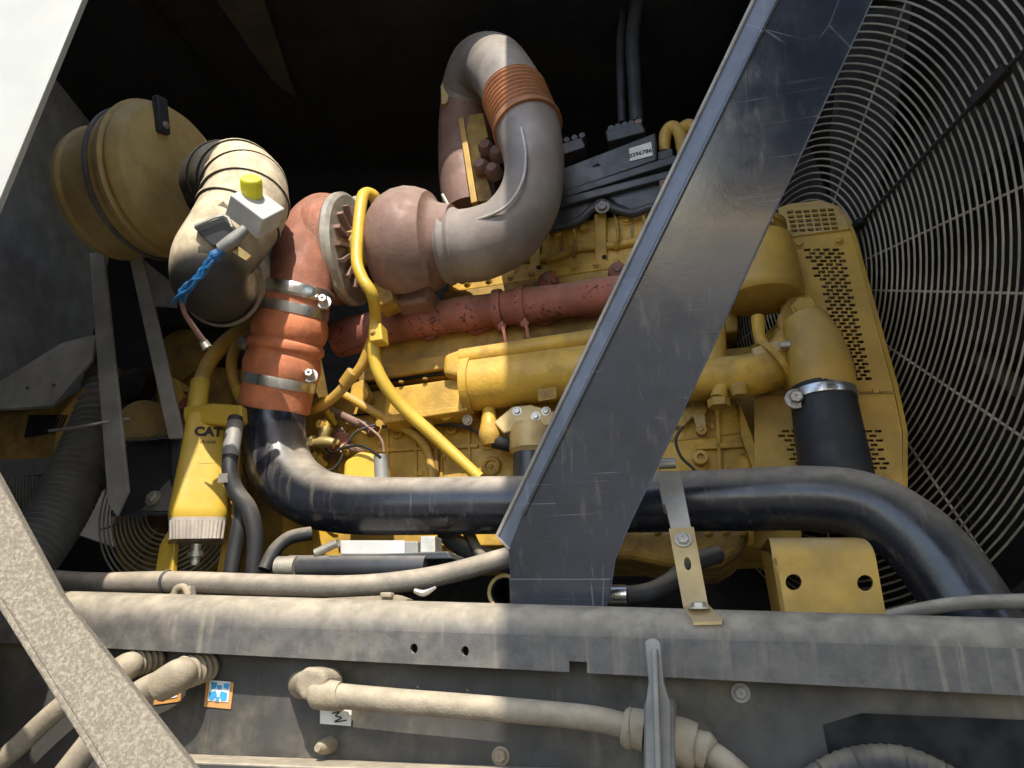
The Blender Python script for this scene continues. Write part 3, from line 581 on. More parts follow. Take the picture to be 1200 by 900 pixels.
# black hose on pump
bh = thing('coolant_hose', 'short thick black rubber hose with steel clamp below the water pump', 'hose')
mk('rubber', tube([(963, 455, -.165, 35.5), (970, 500, -.17, 38), (982, 565, -.18, 41), (990, 610, -.18, 42)], 8, 36), blk2, bh)
c1 = E(964, 466, -.166); axh = (E(978, 540, -.175) - E(963, 455, -.165)).normalized()
cl = mk('hose_clamp', ringband(c1, axh, rad(c1, 37), .022, .003), steel, bh)
mk('clamp_screw', bolt(E(932, 468, -.21), NEY, .016, .02), steel, cl, smooth=False)
# belt guard
bgd = thing('belt_guard', 'tan yellow belt guard plate pierced with rows of slots', 'guard')
BG0 = -.07
slots = []
def lerp(a, b, t): return a + (b - a) * t
for k in range(36):                      # long slotted field
    t = k / 35; y = lerp(291, 442, t); xr = lerp(990, 1023, t)
    xl = lerp(942, 966, min(1, t * 2.6)) if t < .42 else lerp(966, 998, (t - .42) / .58)
    x = xr - (0 if k % 2 else 5)
    first = True
    while x - 9 > xl - 2:
        wd = 9.5
        slots.append([(x - wd, y + .3), (x - 1.6, y), (x - 1.2, y + 3.2), (x - wd + .4, y + 3.5)])
        x -= 11.2
for k in range(9):                       # lower fields
    y = 504 + k * 5.4
    for i in range(4):
        x = 905 + i * 11 + (5 if k % 2 else 0) + k * 1.5
        if x > 905 + k * 3.2 and x < 938 + k: slots.append([(x, y), (x + 8.5, y - .2), (x + 9, y + 2.6), (x + .5, y + 2.8)])
    for i in range(2):
        x = 1014 + i * 11 + (4 if k % 2 else 0) + k * .7
        if x < 1027 + k: slots.append([(x, y), (x + 8, y - .2), (x + 8.4, y + 2.6), (x + .4, y + 2.8)])
main = [(915, 282), (932, 278), (996, 270), (1002, 290), (1046, 452), (1057, 505), (1058, 575), (884, 575), (884, 462), (915, 455)]
mk('slotted_plate', slab(main, BG0, .006, holes=slots), yelt, bgd, smooth=False)
# curved top with slots: part of a drum
tops = []
for j in range(5):
    for i in range(6):
        x = 922 + i * 9.5 + j * 1.2; y = 248 + j * 5.4 - (i - 2) * .6
        tops.append([(x, y), (x + 7.4, y - .5), (x + 8.3, y + 3.2), (x + .9, y + 3.7)])
TPL = Plane(E(915, 281, BG0), E(996, 269, BG0), E(955, 240, BG0 + .10))
tn = TPL.n if TPL.n.dot(EZ) < 0 else -TPL.n
mk('slotted_top', poly([TPL(*q) for q in [(914, 281), (912, 246), (925, 241), (962, 237), (978, 242), (988, 254), (995, 270)]], -tn * .006, [[TPL(*q) for q in h] for h in tops]), yelt, bgd, smooth=False)
rim = [(962, 237, BG0 + .1, 0), (978, 241, BG0 + .07, 0), (989, 254, BG0 + .03, 0), (997, 272, BG0, 0), (1047, 452, BG0, 0), (1058, 505, BG0, 0), (1058, 575, BG0, 0)]
rp = [E(*q[:3]) for q in rim]
rv = []; rf = []
for p_ in rp: rv += [p_, p_ + EX * .012 + EY * .004, p_ + EX * .012 + EY * .12, p_ + EY * .12]
for i in range(len(rp) - 1):
    for k in range(4): rf.append((i * 4 + k, i * 4 + (k + 1) % 4, i * 4 + 4 + (k + 1) % 4, i * 4 + 4 + k))
mk('side_rim', (rv, rf), yelt, bgd, smooth=False)
mk('seam_strip', slab([(884, 461), (1049, 458), (1049, 461), (884, 464)], BG0 - .003, .002), yel2, bgd, smooth=False)
bolts(bgd, ((1026, 458), (982, 282), (936, 286), (1040, 560)), E, NEY, 4, yelt, BG0)
# ---------------------------------------------------------------- fan guard
GC = P(938.7, 338.7, 2.42)
GN = (CR * -.982 + CU * -.005 + CF * -.187).normalized()
GU = (EZ - GN * EZ.dot(GN)).normalized(); GR = GU.cross(GN).normalized()
if GR.dot(CR) < 0: GR = -GR
def gp(r_, a): return GC + (GR * math.cos(a) + GU * math.sin(a)) * r_
def gpt(px, py):
    r3 = ray(px, py); v_ = CAM + r3 * ((GC - CAM).dot(GN) / r3.dot(GN)) - GC; return v_.length, math.atan2(v_.dot(GU), v_.dot(GR))
fg = thing('fan_guard', 'large round wire fan guard of concentric rings filling the right side', 'fan guard')
STEP = .0210; KMAX = 50
for k in range(5, KMAX):
    r_ = STEP * (k + .64); n = 96
    mk('ring', sweep([gp(r_, 2 * math.pi * i / n) for i in range(n)], [.0030] * n, 6, closed=True), wire, fg)
r1 = STEP * (KMAX - .36)
angs = [gpt(1200, 344)[1], gpt(1200, 217)[1], gpt(1061, 0)[1], gpt(1200, 515)[1], gpt(1110, 590)[1]]
extra = [math.radians(a) for a in (125, 150, 180, 210, 235, 260, 285)]
for k, a in enumerate(angs + extra):
    r0 = .10 if k in (0, 2) or k > 4 else .27
    mk('spoke', sweep([gp(r0 + (r1 - r0) * i / 10, a) - GN * .0048 for i in range(11)], [.0034] * 11, 8), wire, fg)
aF = gpt(1200, 66)[1]
mk('support_rod', sweep([gp(.12 + (r1 - .1) * i / 10, aF) - GN * -.012 for i in range(11)], [.0055] * 11, 10), fanm, fg)
for px_, py_, ln, wd in ((1165, 98, .05, .013), (1010, 268, .03, .011)):
    rr2, aa = gpt(px_, py_); c = gp(rr2, aF); dv = (gp(rr2 + .1, aF) - c).normalized()
    mk('rod_clamp', box(c + GN * .014, dv * ln, GN * .012, GN.cross(dv) * wd), fanm, fg, bevel=.004)
fn_ = thing('cooling_fan', 'dark cooling fan blades seen through the wire fan guard', 'fan')
FC = GC - GN * .16
mk('hub', lathe(FC, GN, [(-.06, .16), (.04, .16), (.06, .12)], 32), fanm, fn_)
for k in range(8):
    a = 2 * math.pi * k / 8 + .25; dv = GR * math.cos(a) + GU * math.sin(a); tv = GN.cross(dv)
    pts = [FC + dv * .14 + tv * .05 + GN * .03, FC + dv * .14 - tv * .05 - GN * .03, FC + dv * .5 - tv * .10 - GN * .04, FC + dv * .86 - tv * .12 - GN * .04, FC + dv * .88 + tv * .10 + GN * .04, FC + dv * .5 + tv * .09 + GN * .05]
    mk('blade', poly(pts, GN * .008), fanm, fn_, bevel=.002)
sh = thing('radiator_shroud', 'dark shroud panel behind the cooling fan at the right', 'shroud')
SC = GC - GN * .36
mk('shroud_panel', box(SC, GR * 1.6, GU * 1.3, GN * .01), fanm, sh)
mk('shroud_ring', lathe(GC - GN * .3, GN, [(0, 1.12), (.26, 1.10), (.26, 1.13), (0, 1.15)], 72, caps=False), fanm, sh)
for x, y, l in ((1176, 440, .09), (1190, 150, .08)):
    r3 = ray(x, y); q = CAM + r3 * ((GC - GN * .26 - CAM).dot(GN) / r3.dot(GN)); mk('fin_patch', box(q, GR * .05 + GU * l * -.8, GU * .012 + GR * .01, GN * .02), rib, sh)
# ---------------------------------------------------------------- engine mount bracket
mb = thing('engine_mount', 'yellow folded engine mount plate with two round holes above the rail', 'mount')
MO = -.40
mk('front_plate', slab([(905, 652), (1026, 652), (1041, 735), (918, 735)], MO, .012, holes=[circ(930, 682, 9.5, 9.5, 18), circ(1014, 683, 9.5, 9.5, 18)]), yelt, mb, smooth=False)
top = []
for k in range(8):
    a = math.pi / 2 * k / 7
    top.append((math.sin(a), math.cos(a)))
L0, L1 = E(905, 652.5, MO), E(1026, 652.5, MO)
vs = []; fs = []
for k, (s1, c1_) in enumerate(top):
    dz = EZ * (.045 * s1) + EY * (.05 * (1 - c1_)); vs += [L0 + dz, L1 + dz - EX * .02 * (1 - c1_)]
    if k: fs.append((2 * k - 2, 2 * k - 1, 2 * k + 1, 2 * k))
vs += [L0 + EZ * .05 + EY * .32, L1 + EZ * .05 + EY * .32 - EX * .03]; fs.append((14, 15, 17, 16))
mk('folded_top', (vs, fs), yelt, mb)
mk('side_plate', poly([E(905, 654, MO), E(918, 735, MO), E(918, 735, MO) + EY * .2, E(905, 640, MO) + EY * .3 + EZ * .03], EX * .008), yelt, mb)
# ---------------------------------------------------------------- strap bracket on rail
sb = thing('strap_bracket', 'slotted zinc strap holding the black pipe, bolted to the rail', 'bracket')
SB = Plane(E(800, 728, -.66), E(830, 728, -.66), E(785, 550, -.50))
sn = SB.n if SB.n.dot(EY) > 0 else -SB.n
def SBf(x, y, off=0.0): return SB(x, y) + sn * off
mk('upper_strap', poly([SBf(*q) for q in [(770, 552), (797, 552), (812, 628), (788, 628)]], sn * .005), zinc, sb, bevel=.001)
mk('lower_strap', poly([SBf(x, y, -.007) for x, y in [(784, 622), (813, 620), (830, 712), (801, 714)]], sn * .006, [[SBf(x, y, -.007) for x, y in circ(806, 663, 4.2, 8, 14, -.15)]]), tan, sb, smooth=False)
f1, f2 = SBf(801, 713, -.007), SBf(830, 711, -.007)
mk('foot', poly([f1, f2, E(846, 724, -.70), E(845, 728, -.70), E(812, 729, -.70)], V((0, 0, -.005))), tan, sb)
bolts(sb, ((801, 636),), SBf, -sn, 6.5, zinc, -.008)
mk('foot_bolt', bolt(E(819, 714, -.675), EZ, .012), zinc, sb, smooth=False)
c = E(782, 543, -.5); mk('spacer_pin', sweep([c - EX * .017, c + EX * .017], [.011, .011], 14), steel, sb)
mk('edge_tab', poly([SBf(769, 552, -.002), SBf(772, 552, -.002), SBf(780, 592, -.002), SBf(777, 592, -.002)], sn * .03), zinc, sb)
# ---------------------------------------------------------------- hoses along the rail
hs = thing('long_grey_hose', 'long dusty grey hose lying along the top of the rail', 'hose')
mk('hose', tube([(30, 678, -.52, 12), (110, 683, -.53, 12), (200, 682, -.54, 12.5), (300, 685, -.55, 12.5), (400, 687, -.55, 12.5), (470, 682, -.54, 12.5), (530, 671, -.5, 12), (600, 652, -.45, 12), (650, 640, -.4, 12)], 8, 20), hosem, hs)
mk('cable_tie', ringband(E(196, 682, -.54), EX, rad(E(196, 682, -.54), 13), .006, .002, 20), blkp, hs)
hcl = thing('hose_clip', 'small dusty clip holding the grey hose to the rail', 'clip')
mk('saddle', tube([(203, 700, -.63, 4), (207, 690, -.63, 4), (216, 688, -.63, 4), (221, 698, -.63, 4)], 6, 10), fit, hcl)
mk('clip_tab', slab([(206, 686), (222, 686), (224, 698), (204, 698)], -.62, .02), zinc, hcl, bevel=.003)
ft = thing('flat_strip', 'thin flat metal strip with small clip lying on the rail top', 'strip')
mk('strip', slab([(360, 702), (465, 697), (478, 702), (470, 707), (360, 706)], -.6, .03), fit, ft)
mk('clip', slab([(445, 694), (458, 694), (458, 700), (445, 700)], -.615, .02), fit, ft, bevel=.003)
mk('silver_tab', tube([(486, 692, -.58, 3), (497, 695, -.58, 4), (511, 688, -.58, 1.5)], 5, 8), steel, ft)
eb = thing('electrical_box', 'white topped grey box on a dark tray under the black pipe', 'box')
mk('box_body', slab([(398, 633), (474, 633), (474, 650), (398, 650)], -.36, .16), white, eb, bevel=.004)
mk('side_cap', slab([(474, 634), (490, 634), (490, 651), (474, 651)], -.355, .12), gry, eb, bevel=.004)
mk('tray', tube([(340, 664, -.36, 13), (420, 664, -.38, 13), (500, 664, -.38, 13)], 4, 20), blkp, eb)
mk('tray_lid', slab([(385, 651), (525, 646), (530, 655), (385, 658)], -.39, .16), blkp, eb, bevel=.003)
mk('terminal', slab([(492, 628), (510, 628), (510, 648), (492, 648)], -.37, .05), zinc, eb, bevel=.003)
mk('tray_end', tube([(326, 664, -.38, 12), (348, 664, -.38, 12)], 3, 18), zinc, eb)
mk('strap_clip', tube([(370, 648, -.38, 5), (385, 641, -.38, 5), (396, 636, -.38, 5)], 4, 10), zinc, eb)
mk('wire_elbow', tube([(310, 668, -.38, 8), (322, 645, -.36, 8), (340, 630, -.33, 8), (365, 625, -.3, 8)], 8, 14), blk2, eb)
dh = thing('dark_hose', 'black hose sloping under the black pipe behind the strut foot', 'hose')
mk('hose', tube([(520, 625, -.2, 10), (540, 640, -.22, 11), (560, 650, -.24, 11), (600, 662, -.25, 11)], 8, 16), blk2, dh)
mk('second_run', tube([(548, 622, -.2, 7), (556, 640, -.25, 7), (566, 655, -.3, 7)], 6, 12), blk2, dh)
pe = thing('open_pipe_end', 'tan ringed open pipe end beside the strut foot', 'pipe')
c = E(592, 694, -.42)
mk('pipe', lathe(c, NEY, [(-.1, .034), (0, .034), (.0, .028), (-.1, .028)], 28), dark, pe); mk('lip', ringband(c, EY, .035, .012, .004, 32), tan, pe)
sh2 = thing('steel_ended_hose', 'black hose with steel ferrule beside the foot of the strut', 'hose')
mk('ferrule', tube([(704, 697, -.5, 11.5), (735, 697, -.5, 11.5)], 4, 20), steel, sh2)
mk('hose', tube([(733, 697, -.5, 10.5), (760, 694, -.48, 11), (785, 682, -.43, 11), (812, 660, -.36, 11), (840, 650, -.3, 11)], 8, 18), blk2, sh2)
gpz = thing('grey_conduit', 'grey conduit leaving the frame above the rail at far right', 'conduit')
mk('conduit', tube([(1040, 722, -.5, 7), (1080, 714, -.52, 8), (1130, 707, -.54, 8.5), (1220, 704, -.55, 9)], 8, 16), hosem, gpz)
# ---------------------------------------------------------------- hoses under the rail
lh = thing('lower_hose', 'dusty hose with elbow fitting running below the rail to the hanger', 'hose')
HO = -.715
mk('hose', tube([(392, 815, HO, 14), (470, 822, HO, 14), (560, 829, HO, 14), (640, 836, HO, 14), (700, 843, HO, 14.5), (750, 856, HO, 15)], 8, 22), hosel, lh)
mk('crimp_collar', tube([(366, 813, HO, 14), (372, 813, HO, 17), (396, 816, HO, 16.5), (400, 816, HO, 15)], 4, 22), fit, lh)
mk('elbow_block', slab([(345, 792), (357, 781), (377, 785), (383, 797), (372, 822), (352, 821), (343, 806)], HO - .02, .075), fit, lh, bevel=.012)
mk('elbow_stub', tube([(362, 803, HO + .01, 15), (355, 801, LPO, 17)], 4, 18), fit, lh)
mk('right_collar', tube([(735, 852, HO, 22), (755, 856, HO, 23)], 3, 24), fit, lh)
mk('collar_lip', tube([(730, 851, HO, 19), (738, 853, HO, 24), (742, 853, HO, 20)], 3, 24), fit, lh)
mk('outgoing_collar', tube([(788, 867, HO, 27), (800, 870, HO, 27), (812, 875, HO, 26), (816, 876, HO, 20), (828, 880, HO, 21), (830, 881, HO, 15)], 4, 24), fit, lh)
mk('outgoing_hose', tube([(822, 878, HO, 14), (845, 890, HO, 14), (885, 925, HO, 14)], 6, 18), hosel, lh)
hg = thing('hose_hanger', 'upright bracket with round clamp plate hanging from the rail', 'bracket')
mk('hanger_bar', slab([(755, 752), (760, 748), (769, 748), (774, 753), (778, 800), (786, 826), (786, 925), (756, 925), (756, 826), (760, 800)], -.775, .02), gry, hg, bevel=.003)
mk('clamp_plate', slab([(754, 818), (790, 822), (792, 925), (754, 925)], -.762, .11), gry, hg, bevel=.012)
mk('web', slab([(763, 760), (770, 760), (776, 925), (768, 925)], -.798, .03), gry, hg, bevel=.003)
for k, (pts, rr, o_, lab) in enumerate((
    ([(-30, 915), (15, 880), (60, 838), (105, 802), (140, 786)], 12, -.70, 'thin tan hose curving up to a ribbed fitting, outer of the pair'),
    ([(60, 930), (95, 885), (130, 843), (165, 812), (200, 796)], 15, -.71, 'thick tan hose with ribbed fitting, nearer the blue sticker'))):
    t_ = thing('tan_hose', lab, 'hose', 'tan hoses below the rail at lower left')
    mk('hose', tube([(x, y, o_, rr) for x, y in pts], 8, 20), hosel, t_)
    x, y = pts[-1]
    mk('fitting', tube([(x - 14, y + 9, o_, rr + 3), (x + 10, y - 5, o_, rr + 4), (x + 16, y - 8, o_ + .01, rr + 1)], 6, 18), fit, t_)
    mk('ribbed_nut', tube([(x + 14, y - 7, o_ + .01, rr + 3), (x + 48, y - 15, LPO, rr - 1)], 40, 20, rmod=lambda q: 1 + .08 * math.sin(q * 30)), fit, t_)
bth = thing('buried_hose', 'dark ribbed hose end at the bottom edge right of the hanger', 'hose')
mk('hose', tube([(950, 925, -.67, 22), (1000, 900, -.67, 22), (1060, 898, -.67, 22), (1120, 925, -.67, 22)], 16, 20, rmod=lambda q: 1 + .04 * math.sin(q * 120)), blk2, bth)
# ---------------------------------------------------------------- fuel filter
ff = thing('fuel_filter', 'bright yellow filter canister with black lettering and clear bowl', 'filter')
FO = -.28
fa = E(232, 612, FO); fb_ = E(241, 488, FO); fax = (fb_ - fa).normalized(); Lf = (fb_ - fa).length
fprof = [(0, 31), (.03, 33.5), (.10, 33.5), (.25, 31.5), (.42, 29), (.6, 26.5), (.8, 24), (.95, 22.5), (1, 21)]
fr_ = [(t * Lf, rad(fa, q)) for t, q in fprof]
def fradius(t):
    for (t0, r0), (t1, r1) in zip(fr_, fr_[1:]):
        if t0 <= t <= t1: return r0 + (r1 - r0) * (t - t0) / (t1 - t0)
    return fr_[-1][1]
toc = (CAM - fa); toc = (toc - fax * toc.dot(fax)).normalized(); side = fax.cross(toc).normalized()
if side.dot(CR) < 0: side = -side
def boxy(g):
    out = []
    for v in g[0]:
        p = v - fa; t = p.dot(fax); p -= fax * t; a_, b2 = p.dot(toc), p.dot(side); rr = math.hypot(a_, b2)
        if rr < 1e-6: out.append(v); continue
        c_, s2 = a_ / rr, b2 / rr; k = (abs(c_) ** 5 + abs(s2) ** 5) ** (-.2); out.append(fa + fax * t + (toc * c_ * .8 + side * s2) * rr * k)
    return out, g[1]
mk('canister', boxy(lathe(fa, fax, [(t, q * .97) for t, q in fr_], 64)), yelc, ff)
def wrap(g, tc, xs_=0.0):
    vs, fs = g; return [fa + fax * (tc + v.y) + toc * (fradius(tc + v.y) * .97 * .8 + .0012) + side * (v.x + xs_) for v in vs], fs
mk('brand_lettering', wrap(text_mesh('CAT', .036, .0022), Lf * .80, .010), ink, ff, smooth=False)
mk('part_number', wrap(text_mesh('1R-0749', .012, .0003), Lf * .70, .010), ink, ff, smooth=False)
mk('small_print', wrap(text_mesh('—————', .009, 0), Lf * .50, .010), ink, ff, smooth=False)
mk('filter_head', slab([(214, 476), (250, 472), (282, 474), (284, 494), (262, 498), (214, 494)], FO - .04, .10), yelc, ff, bevel=.008)
mk('bowl', boxy(lathe(fa, fax, [(-.056, .022), (-.054, rad(fa, 30)), (-.01, rad(fa, 31.5)), (.003, rad(fa, 32))], 64)), bowl, ff)
for k in range(15):
    x_ = -.92 + 1.84 * k / 14
    mk('bowl_flute', sweep([fa - fax * .054 + toc * rad(fa, 30) * .79 + side * x_ * rad(fa, 29), fa - fax * .006 + toc * rad(fa, 31.5) * .79 + side * x_ * rad(fa, 31)], [.0032, .0026], 6), bowl if k % 3 else gryl, ff)
mk('drain_valve', lathe(fa, fax, [(-.115, .008), (-.105, .012), (-.095, .012), (-.094, .02), (-.08, .02), (-.079, .012), (-.06, .014)], 14), zinc, ff)
mk('mount_strip', slab([(196, 622), (205, 628), (200, 705), (176, 705), (186, 640)], FO - .03, .02), yelc, ff, bevel=.004)
mk('inner_bracket', slab([(262, 500), (284, 498), (276, 600), (262, 690), (250, 690), (268, 590)], FO + .06, .02), yelt, ff, bevel=.004)
mk('fuel_hose', tube([(276, 490, FO - .05, 8.5), (272, 520, FO - .07, 9), (269, 550, FO - .08, 9), (276, 575, FO - .07, 10), (292, 598, FO - .06, 10), (299, 630, FO - .05, 9.5), (297, 672, FO - .04, 9)], 8, 18), blk2, ff)
mk('hose_sleeve', tube([(276, 496, FO - .055, 9.5), (272, 520, FO - .07, 10), (270, 535, FO - .076, 9.5)], 5, 18), gry, ff)
mk('second_hose', tube([(280, 575, FO - .02, 9), (282, 605, FO - .03, 9), (276, 640, FO - .03, 9), (270, 675, FO - .03, 9)], 7, 16), blk2, ff)
mk('hose_nut', lathe(E(266, 562, FO - .08), EZ, [(-.012, .024), (.012, .024)], 6), zinc, ff, smooth=False)
fh = thing('filter_supply_hose', 'thick yellow painted hose entering the top of the fuel filter', 'hose')
mk('hose', tube([(232, 480, FO - .01, 9), (234, 455, FO, 9), (245, 425, FO + .04, 9), (268, 398, FO + .08, 9), (300, 378, FO + .12, 9)], 8, 18), yelt, fh)
mk('end_fitting', tube([(231, 482, FO - .01, 12), (233, 462, FO - .01, 11), (235, 448, FO, 11)], 4, 16), yelc, fh)
fh = thing('filter_return_hose', 'slim yellow hose curving down behind the orange hose', 'hose')
mk('hose', tube([(284, 468, FO + .06, 6.5), (274, 445, FO + .06, 6.5), (272, 420, FO + .07, 6.5), (282, 398, FO + .09, 6.5), (300, 388, FO + .1, 6)], 8, 16), yelt, fh)
mk('end_fitting', tube([(287, 472, FO + .06, 8.5), (279, 456, FO + .06, 8)], 3, 14), yelc, fh)
mk('banjo_fitting', lathe(E(290, 404, FO + .05), NEY, [(0, .022), (.02, .022), (.03, .014)], 6), zinc, fh, smooth=False)
# ---------------------------------------------------------------- air cleaner
ac = thing('air_cleaner', 'big round yellow air cleaner drum at upper left', 'air cleaner')
DC = P(208, 208, 2.35)
rr_ = ray(196, 203).normalized(); md = CR * .95 + CU * .26; md = (md - rr_ * md.dot(rr_)).normalized()
AN = (-rr_ * math.cos(math.radians(50)) + md * math.sin(math.radians(50))).normalized()
RD = 88 * 2.35 / F
mk('drum', lathe(DC, AN, [(-.29, RD * .84), (-.285, RD * .9), (-.26, RD * .92), (-.25, RD * .88), (-.14, RD * .88), (-.13, RD * .97), (-.10, RD * 1.0), (-.09, RD * .94), (-.075, RD * .94), (-.07, RD * 1.04), (-.05, RD * 1.06), (-.04, RD * .97)], 64), drum, ac)
mk('cover', lathe(DC, AN, [(-.045, RD * 1.0), (-.03, RD * 1.02), (-.018, RD * 1.0), (-.012, RD * .97), (.0, RD * .94), (.006, RD * .9), (.010, RD * .3)], 64), drum, ac)
mk('band', ringband(DC - AN * .115, AN, RD * 1.005, .014, .005, 64), gry, ac)
av = (CU - AN * CU.dot(AN)).normalized(); ah = AN.cross(av).normalized()
if ah.dot(CR) < 0: ah = -ah
lc = mk('latch', box(DC + AN * .015 + av * RD * .74 - ah * RD * .25, AN * .012, av * RD * .24, ah * .022), blkp, ac, bevel=.005)
mk('latch_rivet', bolt(DC + AN * .028 + av * RD * .60 - ah * RD * .25, AN, .008), zinc, lc, smooth=False)
mk('outlet_collar', lathe(DC - av * .02 + ah * RD * .46, AN, [(0, .112), (.012, .112), (.016, .098), (.06, .098), (.10, .1)], 40), blk2, ac)
mk('collar_clamp', ringband(DC - av * .02 + ah * RD * .46 + AN * .03, AN, .1, .014, .003), zinc, ac)
mk('mount_foot', slab([(92, 245), (128, 232), (124, 262), (122, 272), (90, 272)], -.05, .05, fn=lambda x, y, o: P(x, y, 2.38)), drum, ac, bevel=.006)
# ---------------------------------------------------------------- intake elbow
ie = thing('intake_elbow', 'dust covered black rubber intake elbow from air cleaner to turbo', 'intake elbow')
def Pd(x, y, d_): return P(x, y, d_)
mk('elbow', tube([(248, 214, 2.26, 37), (268, 208, 2.15, 42), (286, 218, 2.05, 47), (286, 244, 2.0, 48.5), (268, 275, 1.93, 47), (249, 303, 1.88, 45), (248, 327, 1.93, 44), (264, 335, 2.04, 43), (288, 328, 2.16, 41)], 10, 40, fn=Pd), beige, ie)
mk('inlet_pipe', tube([(280, 331, 2.13, 37), (305, 320, 2.22, 38), (330, 308, 2.30, 40)], 6, 36, fn=Pd), gry, ie)
mk('inlet_lip', tube([(297, 324, 2.22, 38), (301, 322, 2.23, 42), (309, 318, 2.25, 42), (312, 316, 2.26, 38)], 3, 36, fn=Pd), steel, ie)
for (x, y, d_, r2, dx, dy, dd) in ((262, 209, 2.18, 42, 10, -1, -.05), (279, 211.5, 2.09, 46.3, 8, 5, -.05), (286, 221, 2.042, 48.6, 3, 11, -.035), (287, 237, 2.012, 49.8, -2, 12, -.025), (279, 257, 1.97, 49.6, -7, 12, -.02)):
    c = P(x, y, d_); ax_ = (P(x + dx, y + dy, d_ + dd) - c).normalized(); mk('moulded_rib', ringband(c, ax_, rad(c, r2) * .985, .009, .0045, 48), beige, ie)
c = P(292, 328, 2.22); ax_ = (P(312, 318, 2.28) - c).normalized()
cl = mk('hose_clamp', ringband(c, ax_, rad(c, 45), .016, .004, 40), zinc, ie); mk('clamp_screw', bolt(P(304, 285, 2.14), NEY, .012), zinc, cl, smooth=False)
mk('inner_band', ringband(P(260, 333, 2.01), (P(276, 334, 2.1) - P(248, 328, 1.95)).normalized(), rad(c, 44), .012, .004, 40), fit, ie)
mk('moulded_pad', slab([(226, 262), (262, 232), (276, 248), (262, 262), (232, 268)], 0, .03, fn=lambda x, y, o: P(x, y, 1.84)), beige, ie, bevel=.006)
ss = thing('intake_sensor', 'white sensor box with yellow cap and blue taped cable on the intake elbow', 'sensor')
bc = P(299, 248, 1.80); bx_ = (CR * .80 - CU * .60).normalized(); by_ = (CR * .45 + CU * .62 - CF * .62).normalized(); by_ = (by_ - bx_ * by_.dot(bx_)).normalized(); bz_ = bx_.cross(by_)
mk('sensor_box', box(bc, bx_ * .050, by_ * .032, bz_ * .042), white, ss, bevel=.004)
mk('yellow_cap', lathe(bc + by_ * .03 - bx_ * .02 + CU * .022, (CU * .75 - CF * .6 + CR * .15).normalized(), [(-.02, .025), (.018, .026), (.026, .022), (.028, .012)], 24), ygrn, ss)
sk = mk('socket_frame', poly([P(x, y, 1.770) for x, y in [(226, 266), (262, 253), (273, 268), (276, 288), (248, 288)]], CF * .04), blkp, ss, bevel=.003)
mk('socket_rim', tube([(228, 265, 1.760, 2), (262, 252, 1.760, 2), (272, 266, 1.760, 2)], 3, 6, fn=Pd), zinc, sk)
mk('cable_boot', tube([(258, 292, 1.730, 7), (272, 282, 1.730, 8), (288, 268, 1.740, 6)], 5, 14, fn=Pd), gry, ss)
mk('blue_tape_wrap', tube([(262, 293, 1.73, 6), (248, 304, 1.73, 7), (238, 318, 1.74, 5), (227, 330, 1.75, 5.5), (215, 343, 1.77, 6), (211, 353, 1.78, 3)], 12, 12, fn=Pd, rmod=lambda t: .9 + .16 * math.sin(t * 19) + .1 * math.sin(t * 47 + 1)), bluet, ss)
for k, sh_ in enumerate((-4, 4)):
    mk('blue_strand', tube([(258, 296 + sh_, 1.725, 2.2), (244, 309 - sh_, 1.722, 2.6), (236, 321 + sh_, 1.73, 2.2), (224, 334 - sh_, 1.74, 2.6), (213 + sh_, 347, 1.765, 2.4), (209 + sh_ * 2, 357, 1.78, 1)], 10, 8, fn=Pd), bluet, ss)
mk('bare_cable', tube([(212, 350, 1.780, 3), (217, 368, 1.800, 3), (230, 388, 1.830, 3.5), (240, 402, 1.850, 4)], 7, 10, fn=Pd), brown, ss)
mk('cable_tip', tube([(238, 400, 1.850, 5), (243, 408, 1.850, 6)], 3, 10, fn=Pd), zinc, ss)
mk('brown_tag', poly([P(x, y, 1.790) for x, y in [(272, 295), (280, 289), (294, 300), (288, 305)]], CF * .01), tan, ss)
# ---------------------------------------------------------------- left hand frame and clutter
pa = thing('support_post', 'grey upright post beneath the air cleaner, left of the pair', 'post', 'posts under the air cleaner')
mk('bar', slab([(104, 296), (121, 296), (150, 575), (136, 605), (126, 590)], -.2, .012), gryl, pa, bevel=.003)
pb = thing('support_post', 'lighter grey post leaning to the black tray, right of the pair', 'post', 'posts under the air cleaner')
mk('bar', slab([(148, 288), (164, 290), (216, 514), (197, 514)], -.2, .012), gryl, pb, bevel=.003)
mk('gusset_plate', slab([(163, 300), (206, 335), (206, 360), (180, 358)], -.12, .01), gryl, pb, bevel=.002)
tr = thing('black_tray', 'open black steel tray bracket beside the yellow filter', 'bracket')
mk('back', slab([(150, 516), (200, 514), (200, 600), (132, 600)], -.12, .01), blkp, tr)
mk('right_side', poly([E(197, 514, -.12), E(199, 600, -.12), E(211, 600, -.20), E(216, 512, -.20)], EX * .006), strm, tr)
mk('floor', poly([E(130, 598, -.12), E(200, 598, -.12), E(211, 601, -.20), E(130, 603, -.18)], V((0, 0, -.006))), strm, tr)
mk('top', poly([E(150, 514, -.12), E(200, 513, -.12), E(216, 512, -.20), E(146, 519, -.16)], V((0, 0, .005))), strm, tr)
mk('gusset', poly([E(165, 598, -.125), E(200, 560, -.125), E(206, 599, -.185)], EX * .005), gry, tr)
mk('tray_bolt', bolt(E(180, 584, -.14), (NEY + EZ * .3).normalized(), .016), zinc, tr, smooth=False)
cd = thing('corrugated_duct', 'dark corrugated duct sloping down behind the flaking bar', 'duct')
mk('duct', tube([(126, 440, .1, 22), (114, 495, .06, 27), (96, 543, .0, 30), (74, 590, -.06, 31), (48, 632, -.13, 32), (15, 675, -.2, 34), (-25, 720, -.26, 36)], 48, 28, rmod=lambda t: 1 + .06 * math.sin(t * 2 * math.pi * 40)), corrm, cd)
